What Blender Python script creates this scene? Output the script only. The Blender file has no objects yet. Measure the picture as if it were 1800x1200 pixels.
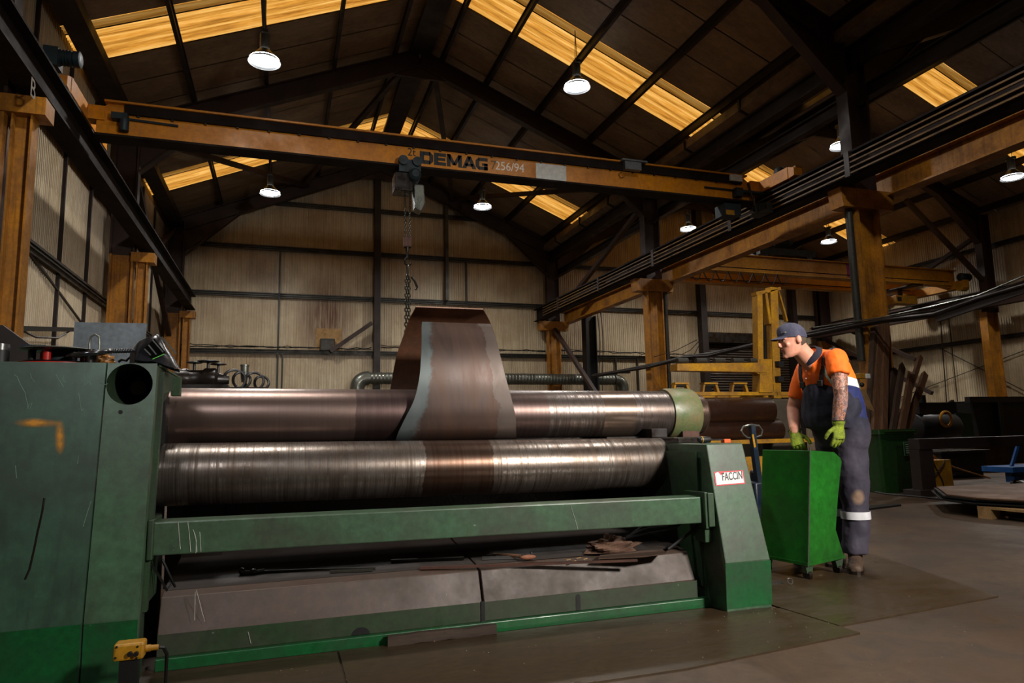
import bpy, bmesh, math, random
from mathutils import Vector, Matrix
R = math.radians
random.seed(7)
scene = bpy.context.scene
COL = scene.collection

# ---------------------------------------------------------------- camera
EYE = Vector((0, 0, 1.0))
FPX = 1200.0
def view_rows(yaw, pitch, roll):
    cy, sy = math.cos(yaw), math.sin(yaw); cp, sp = math.cos(pitch), math.sin(pitch); cr, sr = math.cos(roll), math.sin(roll)
    A = Matrix(((cy, sy, 0), (-sy, cy, 0), (0, 0, 1)))
    B = Matrix(((1, 0, 0), (0, 0, -1), (0, 1, 0)))
    P = Matrix(((1, 0, 0), (0, cp, sp), (0, -sp, cp)))
    Q = Matrix(((cr, -sr, 0), (sr, cr, 0), (0, 0, 1)))
    return Q @ P @ B @ A
WM = view_rows(R(-18.6), R(7.5), R(-1.15))
cam_data = bpy.data.cameras.new('camera')
cam_data.sensor_width = 36; cam_data.lens = 24.0
cam_data.clip_start = .05; cam_data.clip_end = 200
cam = bpy.data.objects.new('camera', cam_data); COL.objects.link(cam)
m4 = Matrix((WM[0], -WM[1], -WM[2])).transposed().to_4x4()
m4.translation = EYE
cam.matrix_world = m4
scene.camera = cam

def at(px, py, **k):
    """World point seen at photo pixel (px, py) on the plane x=, y= or z= given."""
    v = WM.transposed() @ Vector((px - 900, py - 600, FPX))
    (a, c), = k.items(); i = 'xyz'.index(a)
    return EYE + v * ((c - EYE[i]) / v[i])

# ---------------------------------------------------------------- world, exposure, large lights
world = bpy.data.worlds.new('world'); scene.world = world; world.use_nodes = True
world.node_tree.nodes['Background'].inputs[0].default_value = (1, .85, .65, 1)
world.node_tree.nodes['Background'].inputs[1].default_value = .012
scene.view_settings.view_transform = 'Standard'
scene.view_settings.look = 'None'
scene.view_settings.gamma = 1
scene.view_settings.exposure = 0.0

def area_light(name, loc, target, sx, sy, power, color, spread=110):
    l = bpy.data.lights.new(name, 'AREA'); l.shape = 'RECTANGLE'; l.size = sx; l.size_y = sy
    l.energy = power; l.color = color
    o = bpy.data.objects.new(name, l); COL.objects.link(o); o.location = loc
    o.rotation_euler = (Vector(target) - Vector(loc)).to_track_quat('-Z', 'Y').to_euler()
    o['kind'] = 'helper'; l.spread = R(spread)
    return o
# unseen lights added behind the camera: flash-like on the right, weaker on the left
area_light('fill_right', (4.3, -2.2, 3.7), (2.7, 4.1, 1.6), .7, .55, 175, (1, .94, .86), 78)
area_light('fill_left', (-1.6, -1.8, 4.6), (-.3, 4.0, 1.7), .8, .8, 11, (.95, .97, 1), 62)
def spot_fill(name, loc, target, power, color, angle, blend, rad):
    l = bpy.data.lights.new(name, 'SPOT'); l.energy = power; l.color = color; l.spot_size = R(angle); l.spot_blend = blend
    l.shadow_soft_size = rad
    o = bpy.data.objects.new(name, l); COL.objects.link(o); o.location = loc
    o.rotation_euler = (Vector(target) - Vector(loc)).to_track_quat('-Z', 'Y').to_euler()
    o['kind'] = 'helper'
    return o

# ---------------------------------------------------------------- materials
def node_mat(name):
    m = bpy.data.materials.new(name); m.use_nodes = True
    nt = m.node_tree; b = nt.nodes['Principled BSDF']
    return m, nt, b
def lin(c):
    return tuple((x / 12.92 if x <= .04045 else ((x + .055) / 1.055) ** 2.4) for x in c[:3]) + (1,)
def N(nt, t, **k):
    n = nt.nodes.new(t)
    for a, v in k.items(): setattr(n, a, v)
    return n
def ramp(nt, fac, stops):
    r = N(nt, 'ShaderNodeValToRGB')
    while len(r.color_ramp.elements) < len(stops): r.color_ramp.elements.new(.5)
    for e, (p, c) in zip(r.color_ramp.elements, stops):
        e.position = p; e.color = (c, c, c, 1) if isinstance(c, (int, float)) else c
    nt.links.new(fac, r.inputs[0]); return r.outputs[0]
def noise(nt, vec, scale, detail=6, rough=.6, dist=0):
    n = N(nt, 'ShaderNodeTexNoise'); n.inputs['Scale'].default_value = scale
    n.inputs['Detail'].default_value = detail; n.inputs['Roughness'].default_value = rough; n.inputs['Distortion'].default_value = dist
    nt.links.new(vec, n.inputs['Vector']); return n.outputs['Fac']
def coords(nt, scale=(1, 1, 1), kind='Object', rot=(0, 0, 0)):
    c = N(nt, 'ShaderNodeTexCoord'); m = N(nt, 'ShaderNodeMapping'); m.inputs['Scale'].default_value = scale; m.inputs['Rotation'].default_value = rot
    nt.links.new(c.outputs[kind], m.inputs[0]); return m.outputs[0]
def mixc(nt, fac, a, b):
    m = N(nt, 'ShaderNodeMix', data_type='RGBA')
    for s, v in ((0, fac), (6, a), (7, b)):
        if hasattr(v, 'is_linked'): nt.links.new(v, m.inputs[s])
        else: m.inputs[s].default_value = v
    return m.outputs[2]
def bump(nt, b, h, s, d=.01):
    n = N(nt, 'ShaderNodeBump'); n.inputs['Strength'].default_value = s; n.inputs['Distance'].default_value = d
    nt.links.new(h, n.inputs['Height']); nt.links.new(n.outputs[0], b.inputs['Normal'])

def worn(name, base, dirt, rough=.5, metal=0, scale=3, amount=.5, stretch=(1, 1, 1), chips=None, bumps=.15, rvar=.2, spec=.5, streak=None):
    """Painted or bare surface with blotchy dirt, optional chips of another colour."""
    m, nt, b = node_mat(name)
    v = coords(nt, stretch)
    n1 = noise(nt, v, scale, 8, .65)
    f = ramp(nt, n1, [(.5 - .25 * amount - .05, 0.0), (.72, 1.0)])
    c = mixc(nt, f, lin(base), lin(dirt))
    n2 = noise(nt, v, scale * 9, 6, .7)
    c = mixc(nt, ramp(nt, n2, [(.35, 0.0), (.9, .7)]), c, lin(tuple(x * .55 for x in dirt)))
    if chips:
        n3 = noise(nt, v, scale * 14, 4, .75)
        c = mixc(nt, ramp(nt, n3, [(.70, 0.0), (.75, .55)]), c, lin(chips))
    if streak:
        v2 = coords(nt, (9, 9, .35)); n4 = noise(nt, v2, 3, 6, .6)
        c = mixc(nt, ramp(nt, n4, [(.5, 0.0), (.8, .75)]), c, lin(streak))
    nt.links.new(c, b.inputs['Base Color'])
    b.inputs['Metallic'].default_value = metal
    b.inputs['Specular IOR Level'].default_value = spec
    nt.links.new(ramp(nt, n1, [(.3, max(.05, rough - rvar)), (.75, min(1, rough + rvar))]), b.inputs['Roughness'])
    if bumps: bump(nt, b, n2, bumps, .004)
    return m
def plain(name, c, rough=.5, metal=0, spec=.5):
    m, nt, b = node_mat(name)
    v = coords(nt); n = noise(nt, v, 12, 4, .6)
    nt.links.new(mixc(nt, ramp(nt, n, [(.35, 0.0), (.8, .5)]), lin(c), lin(tuple(x * .6 for x in c))), b.inputs['Base Color'])
    b.inputs['Roughness'].default_value = rough; b.inputs['Metallic'].default_value = metal; b.inputs['Specular IOR Level'].default_value = spec
    return m
def glow(name, c, s):
    m, nt, b = node_mat(name)
    b.inputs['Base Color'].default_value = lin(c); b.inputs['Emission Color'].default_value = c if len(c) == 4 else tuple(c) + (1,)
    b.inputs['Emission Strength'].default_value = s
    return m

M = {}
M['green'] = worn('green_machine_paint', (.28, .42, .31), (.20, .20, .16), .40, 0, 2.2, .75, chips=(.62, .68, .62), rvar=.12)
M['green_cab'] = worn('green_cabinet_paint', (.24, .40, .31), (.15, .17, .13), .42, 0, 1.5, .75, chips=(.42, .5, .44), rvar=.12, streak=(.15, .19, .15))
M['green_side'] = worn('green_stand_paint', (.19, .33, .20), (.14, .16, .12), .5, 0, 3, .7)
M['green_bright'] = worn('green_fresh_paint', (.08, .36, .18), (.10, .24, .13), .4, 0, 4, .5, chips=(.4, .5, .4))
M['hood'] = worn('oily_hood_paint', (.30, .205, .165), (.22, .185, .14), .55, 0, 2.5, .6, chips=(.55, .58, .52), streak=(.22, .17, .15))
M['hood_green'] = worn('green_hood_paint', (.17, .27, .17), (.19, .19, .14), .5, 0, 3, .7, chips=(.6, .62, .55))
M['oil_top'] = worn('oily_bed_top', (.16, .11, .08), (.10, .07, .05), .8, 0, 3, .7)
M['brown'] = worn('brown_structural_steel', (.21, .115, .085), (.14, .08, .06), .6, 0, 2, .6)
M['dark_brown'] = worn('dark_painted_steel', (.15, .09, .075), (.09, .06, .05), .6, 0, 2, .6)
M['yellow_col'] = worn('ochre_column_paint', (.80, .53, .13), (.44, .27, .08), .55, 0, 2.5, .9, streak=(.25, .14, .05))
M['crane_yellow'] = worn('orange_crane_paint', (.88, .56, .09), (.68, .41, .07), .45, 0, 1.5, .6)
M['crane_yellow2'] = worn('ochre_twin_crane_paint', (.86, .60, .12), (.64, .42, .08), .5, 0, 1.5, .6)
M['crane_dark'] = worn('dark_crane_rail', (.13, .09, .07), (.08, .05, .04), .85, 0, 2, .5, spec=.2)
M['girt'] = worn('grey_cold_rolled_rail', (.24, .23, .20), (.13, .12, .10), .5, .2, 4, .6)
M['grey_metal'] = worn('galvanised_steel', (.52, .53, .50), (.36, .37, .34), .38, .75, 5, .5)
M['grey_plate'] = worn('grey_steel_plate', (.45, .48, .50), (.36, .38, .40), .5, .3, 4, .5)
M['black'] = plain('black_rubber', (.05, .05, .052), .5)
M['black_gloss'] = plain('black_gloss_plastic', (.10, .10, .115), .25)
M['dark_oil'] = worn('oily_dark_steel', (.15, .115, .09), (.08, .06, .05), .35, .3, 6, .6)
M['teal'] = worn('teal_motor_paint', (.09, .18, .21), (.05, .09, .11), .65, 0, 6, .5)
M['blue'] = worn('blue_trolley_paint', (.06, .36, .66), (.05, .22, .40), .45, 0, 5, .5)
M['batten'] = worn('oily_batten', (.27, .205, .155), (.17, .125, .095), .85, 0, 4, .8, stretch=(.7, 6, 6))
M['rust'] = worn('rusty_steel', (.33, .17, .10), (.20, .11, .07), .7, .1, 5, .7)
M['wood'] = worn('old_timber', (.46, .30, .17), (.25, .16, .09), .8, 0, 3, .8, stretch=(6, 6, .7))
M['wood_pale'] = worn('pallet_pine', (.68, .54, .34), (.50, .37, .22), .8, 0, 6, .6)
M['wood_dark'] = worn('dark_timber', (.30, .20, .12), (.17, .11, .07), .8, 0, 3, .8, stretch=(6, 6, .7))
M['bin'] = worn('dark_green_bin_plastic', (.13, .27, .11), (.08, .17, .08), .35, 0, 2, .5)
M['cart'] = worn('green_cart_paint', (.13, .45, .13), (.10, .26, .09), .3, 0, 2.2, .75, chips=(.45, .62, .42), rvar=.1)
M['yellow'] = worn('yellow_equipment_paint', (.80, .58, .10), (.50, .33, .08), .5, 0, 5, .6)
M['white'] = plain('off_white', (.82, .82, .80), .6)
M['red'] = plain('red_plastic', (.70, .12, .08), .4)
M['orange'] = plain('orange_paint', (.9, .35, .08), .5)
M['steel'] = plain('bright_steel', (.62, .62, .62), .25, .9)
M['cloth'] = worn('dirty_rag_cloth', (.40, .28, .20), (.24, .15, .10), .9, 0, 9, .6)
M['leaf'] = worn('dry_leaf', (.62, .48, .34), (.42, .30, .20), .8, 0, 12, .5)
M['glass_dark'] = plain('dark_visor_glass', (.03, .04, .03), .05)

# skylight sheet: aged translucent plastic lit by the day outside
def skylight_mat():
    m, nt, b = node_mat('amber_rooflight')
    v = coords(nt, (1, 1, 1)); s = N(nt, 'ShaderNodeSeparateXYZ'); nt.links.new(v, s.inputs[0])
    n0 = noise(nt, coords(nt, (.35, 7, .35)), 3.0, 5, .7)
    wv = N(nt, 'ShaderNodeMath', operation='SINE'); w2 = N(nt, 'ShaderNodeMath', operation='MULTIPLY'); w2.inputs[1].default_value = 23; nt.links.new(s.outputs[1], w2.inputs[0]); nt.links.new(w2.outputs[0], wv.inputs[0])
    w3 = N(nt, 'ShaderNodeMath', operation='MULTIPLY_ADD'); nt.links.new(wv.outputs[0], w3.inputs[0]); w3.inputs[1].default_value = .10; nt.links.new(n0, w3.inputs[2]); n = w3.outputs[0]
    c = ramp(nt, n, [(.28, (.30, .11, .012, 1)), (.5, (.72, .32, .045, 1)), (.72, (1.0, .58, .16, 1))])
    nt.links.new(c, b.inputs['Emission Color']); b.inputs['Emission Strength'].default_value = 1.0
    b.inputs['Base Color'].default_value = (.3, .18, .05, 1)
    return m
M['skylight'] = skylight_mat()
M['skylight_lap'] = M['skylight'].copy(); M['skylight_lap'].name = 'double_lapped_rooflight'; M['skylight_lap'].node_tree.nodes['Principled BSDF'].inputs['Emission Strength'].default_value = .32

def roll_mat(name, base, dark, rusty, bands, seed):
    """Machined roll: ring wear along its length, a few wide oily or rusty bands."""
    m, nt, b = node_mat(name)
    v = coords(nt, (1, 1, 1)); s = N(nt, 'ShaderNodeSeparateXYZ'); nt.links.new(v, s.inputs[0])
    rings = noise(nt, coords(nt, (7, .12, .12)), 6 + seed * .1, 12, .82)
    blot = noise(nt, coords(nt, (1, 1, 1)), 3.1, 7, .7)
    c = mixc(nt, ramp(nt, rings, [(.40, 0.0), (.60, 1.0)]), lin(base), lin(dark))
    c = mixc(nt, ramp(nt, blot, [(.42, 0.0), (.68, .7)]), c, lin(rusty))
    rough = ramp(nt, rings, [(.38, .20), (.62, .46)])
    for x0, x1, col, edge, r2 in bands:
        w = N(nt, 'ShaderNodeMath', operation='MULTIPLY_ADD')
        nt.links.new(blot, w.inputs[0]); w.inputs[1].default_value = edge; nt.links.new(s.outputs[0], w.inputs[2])
        g = N(nt, 'ShaderNodeMath', operation='GREATER_THAN'); nt.links.new(w.outputs[0], g.inputs[0]); g.inputs[1].default_value = x0 + edge * .5
        l = N(nt, 'ShaderNodeMath', operation='LESS_THAN'); nt.links.new(w.outputs[0], l.inputs[0]); l.inputs[1].default_value = x1 + edge * .5
        p = N(nt, 'ShaderNodeMath', operation='MULTIPLY'); nt.links.new(g.outputs[0], p.inputs[0]); nt.links.new(l.outputs[0], p.inputs[1])
        p2 = N(nt, 'ShaderNodeMath', operation='MULTIPLY'); nt.links.new(p.outputs[0], p2.inputs[0]); p2.inputs[1].default_value = .82
        c = mixc(nt, p2.outputs[0], c, lin(col))
        rm = N(nt, 'ShaderNodeMix'); nt.links.new(p2.outputs[0], rm.inputs[0]); nt.links.new(rough, rm.inputs[2]); rm.inputs[3].default_value = r2; rough = rm.outputs[0]
    nt.links.new(c, b.inputs['Base Color']); b.inputs['Metallic'].default_value = .85
    nt.links.new(rough, b.inputs['Roughness']); bump(nt, b, rings, .12, .004)
    return m

# ---------------------------------------------------------------- mesh builder
class MB:
    def __init__(s): s.v = []; s.f = []; s.sm = []
    def add(s, vs, fs, smooth=False):
        o = len(s.v); s.v += [Vector(p) for p in vs]; s.f += [tuple(i + o for i in f) for f in fs]; s.sm += [smooth] * len(fs); return s
    def box(s, x0, x1, y0, y1, z0, z1):
        v = [(x, y, z) for z in (z0, z1) for y in (y0, y1) for x in (x0, x1)]
        return s.add(v, [(0, 2, 3, 1), (4, 5, 7, 6), (0, 1, 5, 4), (2, 6, 7, 3), (0, 4, 6, 2), (1, 3, 7, 5)])
    def bar(s, a, b, w, h, up=(0, 0, 1)):
        """rectangular bar from a to b: w sideways, h along up"""
        a, b = Vector(a), Vector(b); d = (b - a).normalized(); up = Vector(up)
        if abs(d.dot(up)) > .98: up = Vector((0, 1, 0)) if abs(d.y) < .9 else Vector((1, 0, 0))
        side = d.cross(up).normalized(); u = side.cross(d).normalized()
        v = [p + side * (w / 2 * i) + u * (h / 2 * j) for p in (a, b) for i, j in ((-1, -1), (1, -1), (1, 1), (-1, 1))]
        return s.add(v, [(3, 2, 1, 0), (4, 5, 6, 7), (0, 1, 5, 4), (1, 2, 6, 5), (2, 3, 7, 6), (3, 0, 4, 7)])
    def ibeam(s, a, b, w, h, t=.02, up=(0, 0, 1), f=.03):
        a, b = Vector(a), Vector(b); d = (b - a).normalized(); u0 = Vector(up)
        if abs(d.dot(u0)) > .98: u0 = Vector((0, 1, 0)) if abs(d.y) < .9 else Vector((1, 0, 0))
        side = d.cross(u0).normalized(); u = side.cross(d).normalized()
        pr = [(-w/2, -h/2), (w/2, -h/2), (w/2, -h/2 + f), (t/2, -h/2 + f), (t/2, h/2 - f), (w/2, h/2 - f), (w/2, h/2), (-w/2, h/2), (-w/2, h/2 - f), (-t/2, h/2 - f), (-t/2, -h/2 + f), (-w/2, -h/2 + f)]
        v = [p + side * x + u * y for p in (a, b) for x, y in pr]; n = 12
        fs = [(i, (i + 1) % n, n + (i + 1) % n, n + i) for i in range(n)]
        for o in (0, n):
            caps = [(0, 1, 2, 3, 10, 11), (3, 4, 9, 10), (4, 5, 6, 7, 8, 9)]
            fs += [tuple(o + i for i in (c if o else c[::-1])) for c in caps]
        return s.add(v, fs)
    def cyl(s, a, b, r, r2=None, n=20, caps=True, smooth=True):
        a, b = Vector(a), Vector(b); r2 = r if r2 is None else r2
        return s.rev(a, b, [(0, r), (1, r2)], n, caps, smooth)
    def rev(s, a, b, prof, n=24, caps=True, smooth=True):
        """revolve profile [(t along a-b, radius)]"""
        a, b = Vector(a), Vector(b); d = b - a; q = d.to_track_quat('Z', 'Y'); vs = []
        for t, r in prof:
            for i in range(n):
                an = 2 * math.pi * i / n
                vs.append(a + d * t + q @ Vector((r * math.cos(an), r * math.sin(an), 0)))
        fs = [(k * n + i, k * n + (i + 1) % n, (k + 1) * n + (i + 1) % n, (k + 1) * n + i) for k in range(len(prof) - 1) for i in range(n)]
        s.add(vs, fs, smooth)
        if caps:
            s.add(vs[:n], [tuple(range(n))[::-1]]); s.add(vs[-n:], [tuple(range(n))])
        return s
    def tube(s, pts, r, n=8, closed=False, smooth=True):
        pts = [Vector(p) for p in pts]; k = len(pts); rs = r if isinstance(r, (list, tuple)) else [r] * k
        vs = []; up = None
        for i, p in enumerate(pts):
            if closed: d = pts[(i + 1) % k] - pts[i - 1]
            else: d = pts[min(i + 1, k - 1)] - pts[max(i - 1, 0)]
            d.normalize()
            if up is None: up = Vector((0, 0, 1)) if abs(d.z) < .9 else Vector((1, 0, 0))
            sd = d.cross(up)
            if sd.length < 1e-4: sd = d.cross(Vector((.3, .5, .8)))
            sd.normalize(); up = sd.cross(d).normalized()
            for j in range(n):
                an = 2 * math.pi * j / n; vs.append(p + (sd * math.cos(an) + up * math.sin(an)) * rs[i])
        seg = k if closed else k - 1
        fs = [(i * n + j, i * n + (j + 1) % n, ((i + 1) % k) * n + (j + 1) % n, ((i + 1) % k) * n + j) for i in range(seg) for j in range(n)]
        s.add(vs, fs, smooth)
        if not closed: s.add(vs[:n], [tuple(range(n))[::-1]]); s.add(vs[-n:], [tuple(range(n))])
        return s
    def prism(s, prof, axis, a, b, prof2=None):
        """extrude 2D polygon along axis 'x','y','z' from a to b (prof2: the far end's outline)"""
        def P(u, w, t): return {'x': (t, u, w), 'y': (u, t, w), 'z': (u, w, t)}[axis]
        n = len(prof); prof2 = prof2 or prof
        v = [P(u, w, a) for u, w in prof] + [P(u, w, b) for u, w in prof2]
        return s.add(v, [tuple(range(n))[::-1], tuple(range(n, 2 * n))] + [(i, (i + 1) % n, n + (i + 1) % n, n + i) for i in range(n)])
    def grid(s, rows, thick=None, smooth=True):
        """rows of points; optional thickness along normal gives a closed sheet"""
        nr, nc = len(rows), len(rows[0]); P = [[Vector(p) for p in r] for r in rows]
        if not thick:
            return s.add([p for r in P for p in r], [(i * nc + j, i * nc + j + 1, (i + 1) * nc + j + 1, (i + 1) * nc + j) for i in range(nr - 1) for j in range(nc - 1)], smooth)
        vs = []; 
        for i in range(nr):
            for j in range(nc):
                du = P[min(i + 1, nr - 1)][j] - P[max(i - 1, 0)][j]; dv = P[i][min(j + 1, nc - 1)] - P[i][max(j - 1, 0)]
                nn = du.cross(dv); nn = nn.normalized() if nn.length > 1e-9 else Vector((0, 0, 1))
                vs.append((P[i][j] + nn * thick / 2, P[i][j] - nn * thick / 2))
        N_ = nr * nc; V = [a for a, b in vs] + [b for a, b in vs]; ix = lambda i, j, o=0: i * nc + j + o * N_
        fs = []
        for i in range(nr - 1):
            for j in range(nc - 1):
                fs.append((ix(i, j), ix(i + 1, j), ix(i + 1, j + 1), ix(i, j + 1)))
                fs.append((ix(i, j, 1), ix(i, j + 1, 1), ix(i + 1, j + 1, 1), ix(i + 1, j, 1)))
        s.add(V, fs, smooth); o = len(s.v) - len(V)
        for i in range(nr - 1):
            for j in (0, nc - 1):
                q = (ix(i, j), ix(i, j, 1), ix(i + 1, j, 1), ix(i + 1, j)); s.f.append(tuple(o + t for t in q)); s.sm.append(False)
        for j in range(nc - 1):
            for i in (0, nr - 1):
                q = (ix(i, j), ix(i, j + 1), ix(i, j + 1, 1), ix(i, j, 1)); s.f.append(tuple(o + t for t in q)); s.sm.append(False)
        return s
    def sphere(s, c, rx, ry=None, rz=None, n=16, m=10, q=None):
        ry = ry or rx; rz = rz or rx; c = Vector(c); vs = []
        for i in range(1, m):
            ph = math.pi * i / m
            for j in range(n):
                th = 2 * math.pi * j / n; p = Vector((rx * math.sin(ph) * math.cos(th), ry * math.sin(ph) * math.sin(th), rz * math.cos(ph)))
                vs.append(c + (q @ p if q else p))
        vs += [c + (q @ Vector((0, 0, rz)) if q else Vector((0, 0, rz))), c - (q @ Vector((0, 0, rz)) if q else Vector((0, 0, rz)))]
        t = len(vs) - 2
        fs = [(i * n + j, (i + 1) * n + j, (i + 1) * n + (j + 1) % n, i * n + (j + 1) % n) for i in range(m - 2) for j in range(n)]
        fs += [(t, j, (j + 1) % n) for j in range(n)] + [(t + 1, (m - 2) * n + (j + 1) % n, (m - 2) * n + j) for j in range(n)]
        return s.add(vs, fs, True)
    def loft(s, rings, smooth=True):
        """closed rings of equal count, capped: [(centre, u-vector, v-vector)]  ->  ellipses"""
        n = 20; vs = []
        for c, u, w in rings:
            c, u, w = Vector(c), Vector(u), Vector(w)
            for i in range(n):
                an = 2 * math.pi * i / n; vs.append(c + u * math.cos(an) + w * math.sin(an))
        k = len(rings)
        s.add(vs, [(a * n + i, a * n + (i + 1) % n, (a + 1) * n + (i + 1) % n, (a + 1) * n + i) for a in range(k - 1) for i in range(n)], smooth)
        s.add(vs[:n], [tuple(range(n))[::-1]], smooth); s.add(vs[-n:], [tuple(range(n))], smooth); return s
    def xf(s, mat, start=0):
        for i in range(start, len(s.v)): s.v[i] = mat @ s.v[i]
        return s
    def build(s, name, mat, parent=None, bevel=0, remesh=0, sub=0, smooth_it=0, angle=40):
        off = Vector(); inv = None
        p = parent
        if parent is not None: inv = parent.get('_mw'); off = Vector(parent['_o'])
        me = bpy.data.meshes.new(name)
        me.from_pydata([v - off for v in s.v], [], s.f); me.update()
        bm = bmesh.new(); bm.from_mesh(me)
        bmesh.ops.remove_doubles(bm, verts=bm.verts, dist=1e-5)
        bmesh.ops.recalc_face_normals(bm, faces=bm.faces); bm.to_mesh(me); bm.free()
        if any(s.sm) or remesh:
            me.shade_smooth(); me.set_sharp_from_angle(angle=R(angle))
        o = bpy.data.objects.new(name, me); COL.objects.link(o)
        mats = mat if isinstance(mat, (list, tuple)) else [mat]
        for q in mats: me.materials.append(q)
        if parent is not None: o.parent = parent
        if bevel:
            b = o.modifiers.new('bevel', 'BEVEL'); b.width = bevel; b.segments = 2; b.limit_method = 'ANGLE'; b.angle_limit = R(35)
        if remesh or smooth_it:
            if remesh: r = o.modifiers.new('r', 'REMESH'); r.mode = 'VOXEL'; r.voxel_size = remesh; r.use_smooth_shade = True
            if smooth_it: q = o.modifiers.new('s', 'SMOOTH'); q.factor = .5; q.iterations = smooth_it
            dg = bpy.context.evaluated_depsgraph_get(); me2 = bpy.data.meshes.new_from_object(o.evaluated_get(dg))
            o.modifiers.clear(); o.data = me2; me2.name = name; me2.shade_smooth()
            if not me2.materials: me2.materials.append(mats[0])
        o['_o'] = tuple(off)
        return o
def thing(name, label, cat, loc=(0, 0, 0), group=None, kind=None):
    o = bpy.data.objects.new(name, None); COL.objects.link(o); o.location = loc; o.empty_display_size = .1
    o['_o'] = tuple(loc); return tag(o, label, cat, group, kind)
def tag(o, label, cat=None, group=None, kind=None):
    if label: o['label'] = label
    if cat: o['category'] = cat
    if group: o['group'] = group
    if kind: o['kind'] = kind
    return o
def copy_tree(o, parent=None, loc=None, label=None):
    c = o.copy(); COL.objects.link(c)
    if parent is not None: c.parent = parent
    if loc is not None: c.location = loc
    if label: c['label'] = label
    for ch in list(o.children): copy_tree(ch, c)
    return c
def struct(name, mb, mat, parent=None, label=None, **k):
    o = mb.build(name, mat, parent, **k)
    if parent is None: o['kind'] = 'structure'
    if label: o['label'] = label
    return o
def single(name, mb, mat, label, cat, group=None, **k):
    """a thing that is one mesh: its origin sits at the middle of its underside"""
    xs = [v.x for v in mb.v]; ys = [v.y for v in mb.v]; zs = [v.z for v in mb.v]
    off = Vector(((min(xs) + max(xs)) / 2, (min(ys) + max(ys)) / 2, min(zs)))
    mb.v = [v - off for v in mb.v]
    o = mb.build(name, mat, None, **k); o.location = off; o['_o'] = tuple(off)
    return tag(o, label, cat, group)
def text_mesh(body, size, parent, mat, origin, xdir, ydir, name='lettering', bold=0, sx=1, font=None, shear=0, depth=.001):
    cu = bpy.data.curves.new(name, 'FONT'); cu.body = body; cu.size = size; cu.extrude = depth; cu.offset = bold; cu.space_character = 1; cu.shear = shear
    o = bpy.data.objects.new(name, cu); COL.objects.link(o)
    me = bpy.data.meshes.new_from_object(o.evaluated_get(bpy.context.evaluated_depsgraph_get()))
    bpy.data.objects.remove(o)
    X = Vector(xdir).normalized(); Y = Vector(ydir).normalized(); Z = X.cross(Y).normalized(); O = Vector(origin)
    off = Vector(parent['_o'])
    for v in me.vertices: v.co = O - off + X * (v.co.x * sx) + Y * v.co.y + Z * v.co.z
    o = bpy.data.objects.new(name, me); COL.objects.link(o); me.materials.clear(); me.materials.append(mat); o.parent = parent; o['_o'] = tuple(off)
    return o
# ================================================================ THE HALL
T = .42; ZR = 10.35; XN = 2.95; XA = 15.3; XL = -3.55; XV = 9.12; XR = 21.6; YB = 22.65; YF = -3.0
def roof_z(x, x0): return ZR - abs(x - x0) * T

def wall_mat():
    m, nt, b = node_mat('ribbed_liner_sheet')
    v = coords(nt); n1 = noise(nt, v, .5, 6, .65); n2 = noise(nt, coords(nt, (5, 5, .25)), 2.2, 6, .7); n3 = noise(nt, v, 6, 5, .7)
    c = mixc(nt, ramp(nt, n1, [(.4, 0.0), (.7, 1.0)]), lin((.74, .68, .57)), lin((.60, .51, .39)))
    c = mixc(nt, ramp(nt, n2, [(.45, 0.0), (.85, .75)]), c, lin((.40, .33, .25)))
    c = mixc(nt, ramp(nt, n3, [(.55, 0.0), (.85, .35)]), c, lin((.30, .26, .21)))
    nt.links.new(c, b.inputs['Base Color']); b.inputs['Roughness'].default_value = .42
    return m
M['wall'] = wall_mat()
def wall_burn_mat():
    """the same sheet with an orange-brown soot plume over the heater flue"""
    m = M['wall'].copy(); m.name = 'ribbed_liner_sheet_sooted'; nt = m.node_tree; b = nt.nodes['Principled BSDF']
    src = b.inputs['Base Color'].links[0].from_socket
    c = N(nt, 'ShaderNodeTexCoord'); mp = N(nt, 'ShaderNodeMapping'); mp.vector_type = 'TEXTURE'
    mp.inputs['Location'].default_value = (1.25, YB, 4.75); mp.inputs['Scale'].default_value = (1.1, 3, 1.55)
    nt.links.new(c.outputs['Object'], mp.inputs[0])
    g = N(nt, 'ShaderNodeTexGradient', gradient_type='SPHERICAL'); nt.links.new(mp.outputs[0], g.inputs[0])
    st = noise(nt, coords(nt, (6, 6, .4)), 2.5, 5, .7)
    mu = N(nt, 'ShaderNodeMath', operation='MULTIPLY'); nt.links.new(ramp(nt, g.outputs[0], [(0, 0.0), (.7, 1.0)]), mu.inputs[0]); nt.links.new(ramp(nt, st, [(.3, .3), (.6, 1.0)]), mu.inputs[1])
    nt.links.new(mixc(nt, mu.outputs[0], src, lin((.34, .19, .07))), b.inputs['Base Color'])
    return m
M['wall_burn'] = wall_burn_mat()
M['roof'] = worn('roof_liner_sheet', (.60, .51, .40), (.44, .36, .27), .6, 0, .8, .7, stretch=(1, 2, 1))

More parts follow.
